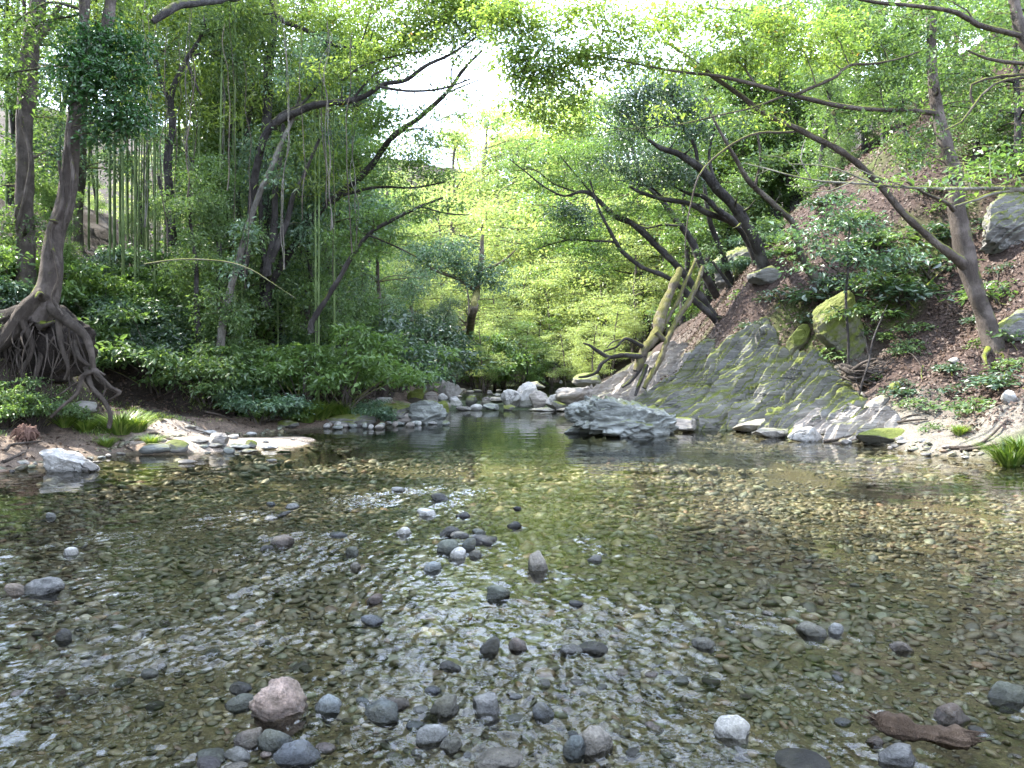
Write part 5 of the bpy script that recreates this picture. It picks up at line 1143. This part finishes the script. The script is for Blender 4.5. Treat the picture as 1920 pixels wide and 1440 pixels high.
for k, (px, py, hp, lab) in enumerate([(1830,770,50,'biggest dark green plant patch low on the right bank'),(1780,740,40,'green plant patch below the forked trunk'),(1720,760,34,'bright green seedlings on the right bank'),(1880,720,50,'green plant at the right edge of the leaf slope'),(1640,590,50,'green plant right of the tall mossy rock'),(1700,560,60,'leafy plant left of the forked trunk'),(1720,620,34,'small plant below the forked trunk fork'),(1540,600,40,'plant at the left of the tall mossy rock'),(1660,540,60,'leafy plant above the tall mossy rock'),(1740,520,70,'bushy plant left of the forked trunk base'),(1700,660,30,'seedling on the bare leaf litter'),(1460,560,40,'plant among the roots of the leaning row'),(1870,560,60,'plant behind the forked trunk'),(1790,690,30,'little plant right below the forked trunk'),(1900,690,40,'bush of small leaves at the right edge'),(1690,720,24,'sprig right of the root tangle'),(1750,800,24,'sprig low on the right bank'),(1420,610,26,'small plant above the moss cushion rock'),(1650,470,60,'bush behind the glossy leaved sapling'),(1560,560,60,'bush under the glossy leaved sapling')]):
    shrub([plA, plB][k % 2], px, py, hp, lab, wide=1.5)
for k in range(34):
    px = rngs.uniform(1440, 1915); py = rngs.uniform(300, 740)
    shrub([plA, plB][k % 2], px, py, rngs.uniform(20, 44), 'small green plant dotted over the leaf covered right slope', 'small plants on the right slope', 1.5)
for k in range(22):   # greenery on the spur and the far banks
    px = rngs.uniform(1230, 1480); py = rngs.uniform(430, 620)
    shrub([shB, shD, plA][k % 3], px, py, rngs.uniform(30, 70), 'bush growing on the spur behind the leaning trees', 'bushes on the spur', 1.2, 24)
tf = proto_tuft(1, .55, 260, M['grass'], 'grass'); usedT = []
for k, (px, py, hp, lab) in enumerate([(225,812,50,'long grass tuft at the foot of the bent root'),(255,808,40,'grass tuft between the bent root and the sand'),(600,785,46,'tall green grass tuft on the left bank by the waterline'),(575,790,40,'grass tuft left of the tallest tuft on the left bank'),(630,780,36,'grass tuft right of the tallest tuft on the left bank'),(1895,872,56,'yellow green grass tuft at the right waterline'),(1915,850,44,'grass tuft at the right edge behind the waterline tuft'),(200,838,24,'small grass tuft on the cut bank'),(285,834,24,'grass tuft on the rock in the cut bank'),(1800,815,24,'thin grass on the right bank'),(120,800,30,'short grass before the hanging roots'),(160,808,30,'short grass beneath the flat grey slab'),(545,790,30,'grass at the left bank beside the mossy stone'),(650,785,30,'grass among the left waterline rocks')]):
    q = hit(px, py, 9); s = hp / FPX * q[1] / .5
    if k == 0: tf.location = q; tf.scale = (s * 1.3, s * 1.3, s); tf['label'] = lab
    else:
        c = tf.copy(); COL.objects.link(c); c.location = q; c.scale = (s * 1.3, s * 1.3, s); c.rotation_euler = (0, 0, k * 1.7); c['label'] = lab
# fallen leaves
def litter():
    rng = np.random.default_rng(31); mb = MB()
    def lay(x, y, s_min, keep, L):
        s = np.maximum(*banks(x, y)); m = (s > s_min) & (rng.random(len(x)) < keep(x, y, s)); x, y = x[m], y[m]; n = len(x); e = .05
        z = H(x, y); nx = -(H(x + e, y) - z) / e; ny = -(H(x, y + e) - z) / e
        N = unit(unit(np.stack([nx, ny, np.ones(n)], -1)) + rng.normal(0, .38, (n, 3))); D = unit(np.cross(N, rng.normal(size=(n, 3))))
        LL = L * rng.uniform(.6, 1.3, n); v = np.clip(.5 * rng.random(n) + .35 + .35 * fbm(xyz(x, y), 3, 44), 0, 1)
        leaves(mb, np.stack([x, y, z + .012 + .03 * rng.random(n)], -1), D, N, LL, LL * rng.uniform(.45, .7, n), v, False, rng.uniform(-.2, .3))
    n = 150000; y = 11 + 24 * rng.random(n) ** 1.2; x = np.interp(y, RY, RX) + .2 + 16 * rng.random(n) ** 1.15
    lay(x, y, .5, lambda x, y, s: sstep(.7, 2.2, s + .8 * fbm(xyz(x, y), 3, 51)) * (1 - .8 * sstep(18, 19.5, y) * (1 - sstep(2.4, 3.8, s)) * (y < 28)) * (.55 + .45 * sstep(-.3, .2, fbm(xyz(x * .7, y * .7), 3, 52))), .085)
    n = 26000; y = 11 + 14 * rng.random(n); x = np.interp(y, LY, LX) - 8 * rng.random(n)
    lay(x, y, .3, lambda x, y, s: .15 + .5 * sstep(1.2, 3, s), .08)
    mb.obj('leaf_litter', M['litter'], smooth=False, kind='stuff', label='pinkish brown fallen leaves covering the banks', category='leaf litter')
    # moss and short grass on the left bank
    gm = MB(); n = 30000; y = 11.5 + 9 * rng.random(n); x = np.interp(y, LY, LX) - .6 - 3.4 * rng.random(n)
    s = np.maximum(*banks(x, y)); spit = ((x + 5.6) / 2.3) ** 2 + ((y - 15.5) / 1.4) ** 2 < 1
    m = (s > .7) & (~spit) & (rng.random(n) < sstep(-.2, .25, fbm(xyz(x * .8, y * .8), 4, 31))); x, y = x[m], y[m]; n = len(x)
    P = np.stack([x, y, H(x, y) - .005], -1); a = rng.uniform(0, 2 * PI, n); D = unit(np.stack([np.cos(a) * .5, np.sin(a) * .5, np.ones(n)], -1)); N = unit(np.stack([np.sin(a), -np.cos(a), 0 * a], -1))
    leaves(gm, P, D, N, rng.uniform(.03, .1, n), np.full(n, .014), rng.random(n), False, .3)
    gm.obj('bank_grass', M['grass'], smooth=False, kind='stuff', label='short moss and grass on the left bank', category='grass')
litter()
# log in the foreground and drift sticks
def log():
    rng = np.random.default_rng(3); n, k = 60, 26
    A = np.array([at(1640, 1378, 3.24), at(1690, 1388, 3.21), at(1745, 1402, 3.19), at(1822, 1424, 3.15)]); A[:, 2] = [.045, .035, .02, .01]
    P, _ = catmull(A, np.ones(4), .01); n = len(P); t = np.linspace(0, 1, n)
    T = unit(np.gradient(P, axis=0)); S = unit(np.cross(T, [0, 0, 1.])); U = np.cross(S, T); th = np.arange(k) / k * 2 * PI
    R = .036 + .007 * np.sin(t * 7) + .012 * np.exp(-((t - .8) / .12) ** 2) - .008 * np.exp(-((t - .48) / .06) ** 2)
    groove = fbm(np.stack([np.cos(th)[None] * 3.5 + 0 * t[:, None], np.sin(th)[None] * 3.5 + 0 * t[:, None], t[:, None] * 1.6 + 0 * th[None]], -1), 4, 7)
    lump = fbm(np.stack([np.cos(th)[None] * 1 + 0 * t[:, None], np.sin(th)[None] + 0 * t[:, None], t[:, None] * 7 + 0 * th[None]], -1), 3, 9)
    rr = R[:, None] * (1 + .5 * groove + .45 * lump)
    ends = np.minimum(t, 1 - t)[:, None]; rr = rr * np.clip(.25 + ends * 22 + .5 * groove, .1, 1)
    V = P[:, None] + rr[..., None] * (np.cos(th)[None, :, None] * S[:, None] + np.sin(th)[None, :, None] * U[:, None])
    jag = rng.uniform(-.02, .035, k); V[0] -= T[0] * jag[:, None]; V[-1] += T[-1] * jag[::-1][:, None]
    i = np.arange(n - 1)[:, None] * k; j = np.arange(k)[None]; j2 = (j + 1) % k; mb = MB()
    mb.add(V.reshape(-1, 3), np.stack([i + j, i + j2, i + k + j2, i + k + j], -1).reshape(-1, 4))
    for e, s_ in ((0, 1), (n - 1, -1)): mb.add(np.vstack([V[e], P[e] + T[e] * .02 * s_]), np.array([[q, (q + 1) % k, k] for q in range(k)]))
    for q in range(16):      # splinters standing off the broken ends
        e = int(rng.choice([0, n - 1])); a = P[e] + .02 * rng.normal(0, 1) * S[e] + .015 * abs(rng.normal()) * U[e]; d = T[e] * (-1 if e == 0 else 1)
        tube(mb, [a - d * .05, a, a + d * rng.uniform(.02, .06) + U[e] * rng.uniform(0, .02)], [.006, .005, .001], 4, .03)
    mb.obj('driftwood_log', M['wood'], label='wet splintered driftwood log lying in the stream at the lower right', category='log')
log()
for k, (pts, lab) in enumerate([
 ([(1545,832),(1600,815),(1650,790)], 'drift stick leaning on the right bank rubble'), ([(1560,838),(1610,830),(1660,815),(1720,800)], 'long drift stick at the right waterline'), ([(1650,800),(1700,795),(1740,790)], 'pale stick below the moss mound'), ([(1780,845),(1840,835),(1890,790)], 'curved bare root reaching down the right bank'), ([(1800,850),(1850,842),(1870,838)], 'short bare stick at the right waterline'),
 ([(300,790),(340,800),(390,818)], 'thin stick pointing at the beige stone'), ([(280,818),(330,826),(380,832)], 'dark stick lying along the sand'), ([(380,775),(420,785),(450,800)], 'fallen branch behind the sand spit'), ([(225,828),(240,842),(250,850)], 'little root end in the cut bank'), ([(0,755),(25,775),(55,800)], 'thin bare stick leaning to the root clump'),
 ([(10,850),(40,842),(80,838)], 'bare root lying on the muddy left shore'), ([(5,872),(30,858),(50,850)], 'curled root on the muddy left shore at the edge'), ([(470,780),(500,790),(545,795)], 'fallen twig behind the mossy stone')]):
    P = []
    for (px, py) in pts: P.append(hit(px, py, 9) + [0, 0, .05])
    mb = MB(); tube(mb, np.array(P), np.linspace(.028, .012, len(P)) * (1.3 if k < 5 else 1), 6, .1, .15, wob=.05, seed=k); mb.obj('drift_stick', M['root'], label=lab, category='stick')
for k in range(18):
    px = rngs.uniform(240, 690); d = rngs.uniform(16.5, 20.5); y0 = rngs.uniform(-30, 120); y1 = rngs.uniform(280, 560); n_ = 9
    P = np.array([at(px + rngs.normal(0, 2) + 5 * math.sin(i * .7 + k), y0 + (y1 - y0) * i / (n_ - 1), d + rngs.normal(0, .05)) for i in range(n_)])
    mb = MB(); tube(mb, P, np.linspace(.009, .015, n_) * rngs.uniform(.6, 1.1), 5, .2, .2, wob=.05, seed=k)
    if k % 3 == 0: tube(mb, P + rngs.normal(0, .05, P.shape), np.linspace(.008, .012, n_), 5, .2, .2, wob=.08, seed=k + 50)
    mb.obj('hanging_vine', [M['barkgrey'], M['bark'], M['root']][k % 3], label='thin brown vine hanging down through the left forest', category='vine', group='vines hanging in the left forest')
for k in range(26):
    px, py = rngs.uniform(1430, 1910), rngs.uniform(480, 790); a = hit(px, py, 10); b = hit(px + rngs.uniform(-60, 60), py + rngs.uniform(10, 40), 10)
    if np.linalg.norm(a - b) > 2.5: continue
    m_ = (a + b) / 2; m_[2] = ground(m_[0], m_[1]) + .06
    mb = MB(); tube(mb, np.array([a + [0, 0, .02], m_ + rngs.normal(0, .05, 3), b + [0, 0, .02]]), np.array([.02, .016, .008]) * rngs.uniform(.6, 1.5), 6, .08, .2, wob=.08, seed=k)
    mb.obj('fallen_stick', [M['root'], M['barkpale'], M['bark']][k % 3], label='bare fallen stick lying on the leaf litter of the right slope', category='stick', group='fallen sticks on the right slope')
mb = MB(); tube(mb, [at(270, 495, 15.6), at(340, 486, 15.5), at(420, 490, 15.4), at(470, 505, 15.3), at(510, 530, 15.2), at(555, 560, 15.2)], [.014, .016, .014, .012, .009, .005], 5, .2); mb.obj('bare_branch', M['barkpale'], label='long bare twig arching over the left undergrowth', category='branch')

# ------------------------------------------------------------------ camera, light
cam = bpy.data.cameras.new('camera'); co = bpy.data.objects.new('camera', cam); COL.objects.link(co)
co.location = (0, 0, EYE); co.rotation_euler = (PI / 2, 0, 0); cam.sensor_width = 36; cam.lens = 36 * FPX / 1920; cam.shift_y = -(720 - HY) / 1920; cam.clip_end = 600; cam.clip_start = .05
SC.camera = co
SUN_EL, SUN_AZ = math.radians(52), math.radians(-66)      # azimuth from +Y towards +X
w = bpy.data.worlds.new('World'); SC.world = w; w.use_nodes = True
nt = w.node_tree; bg = nt.nodes.get('Background') or nt.nodes.new('ShaderNodeBackground')
sky = nt.nodes.new('ShaderNodeTexSky'); sky.sky_type = 'NISHITA'; sky.sun_disc = False; sky.sun_elevation = SUN_EL; sky.sun_rotation = SUN_AZ
tc = nt.nodes.new('ShaderNodeTexCoord')
cmask = ramp(nt, noise(nt, 2.2, 6, .6, tc.outputs['Generated'], .4), [(.38, (0, 0, 0)), (.57, (1, 1, 1))])
skyc = mixc(nt, cmask, sky.outputs[0], (8.8, 10.2, 13.0))     # broken bright cloud over the blue
nt.links.new(skyc, bg.inputs[0]); bg.inputs[1].default_value = .15
sd = np.array([math.sin(SUN_AZ) * math.cos(SUN_EL), math.cos(SUN_AZ) * math.cos(SUN_EL), math.sin(SUN_EL)])
from mathutils import Vector
l = bpy.data.lights.new('sun', 'SUN'); l.energy = 5; l.angle = math.radians(.5); l.color = (1, .95, .86)
lo = bpy.data.objects.new('sun', l); COL.objects.link(lo); lo.rotation_euler = Vector(sd).to_track_quat('Z', 'Y').to_euler()
vs = SC.view_settings; vs.view_transform = 'Standard'; vs.look = 'None'; vs.exposure = 2.42; vs.gamma = 1
cy = SC.cycles
cy.max_bounces = 6; cy.diffuse_bounces = 2; cy.glossy_bounces = 2; cy.transmission_bounces = 4; cy.transparent_max_bounces = 12
cy.use_adaptive_sampling = True; cy.adaptive_threshold = .02; cy.use_denoising = True; cy.sample_clamp_indirect = 6; cy.caustics_reflective = False; cy.caustics_refractive = False
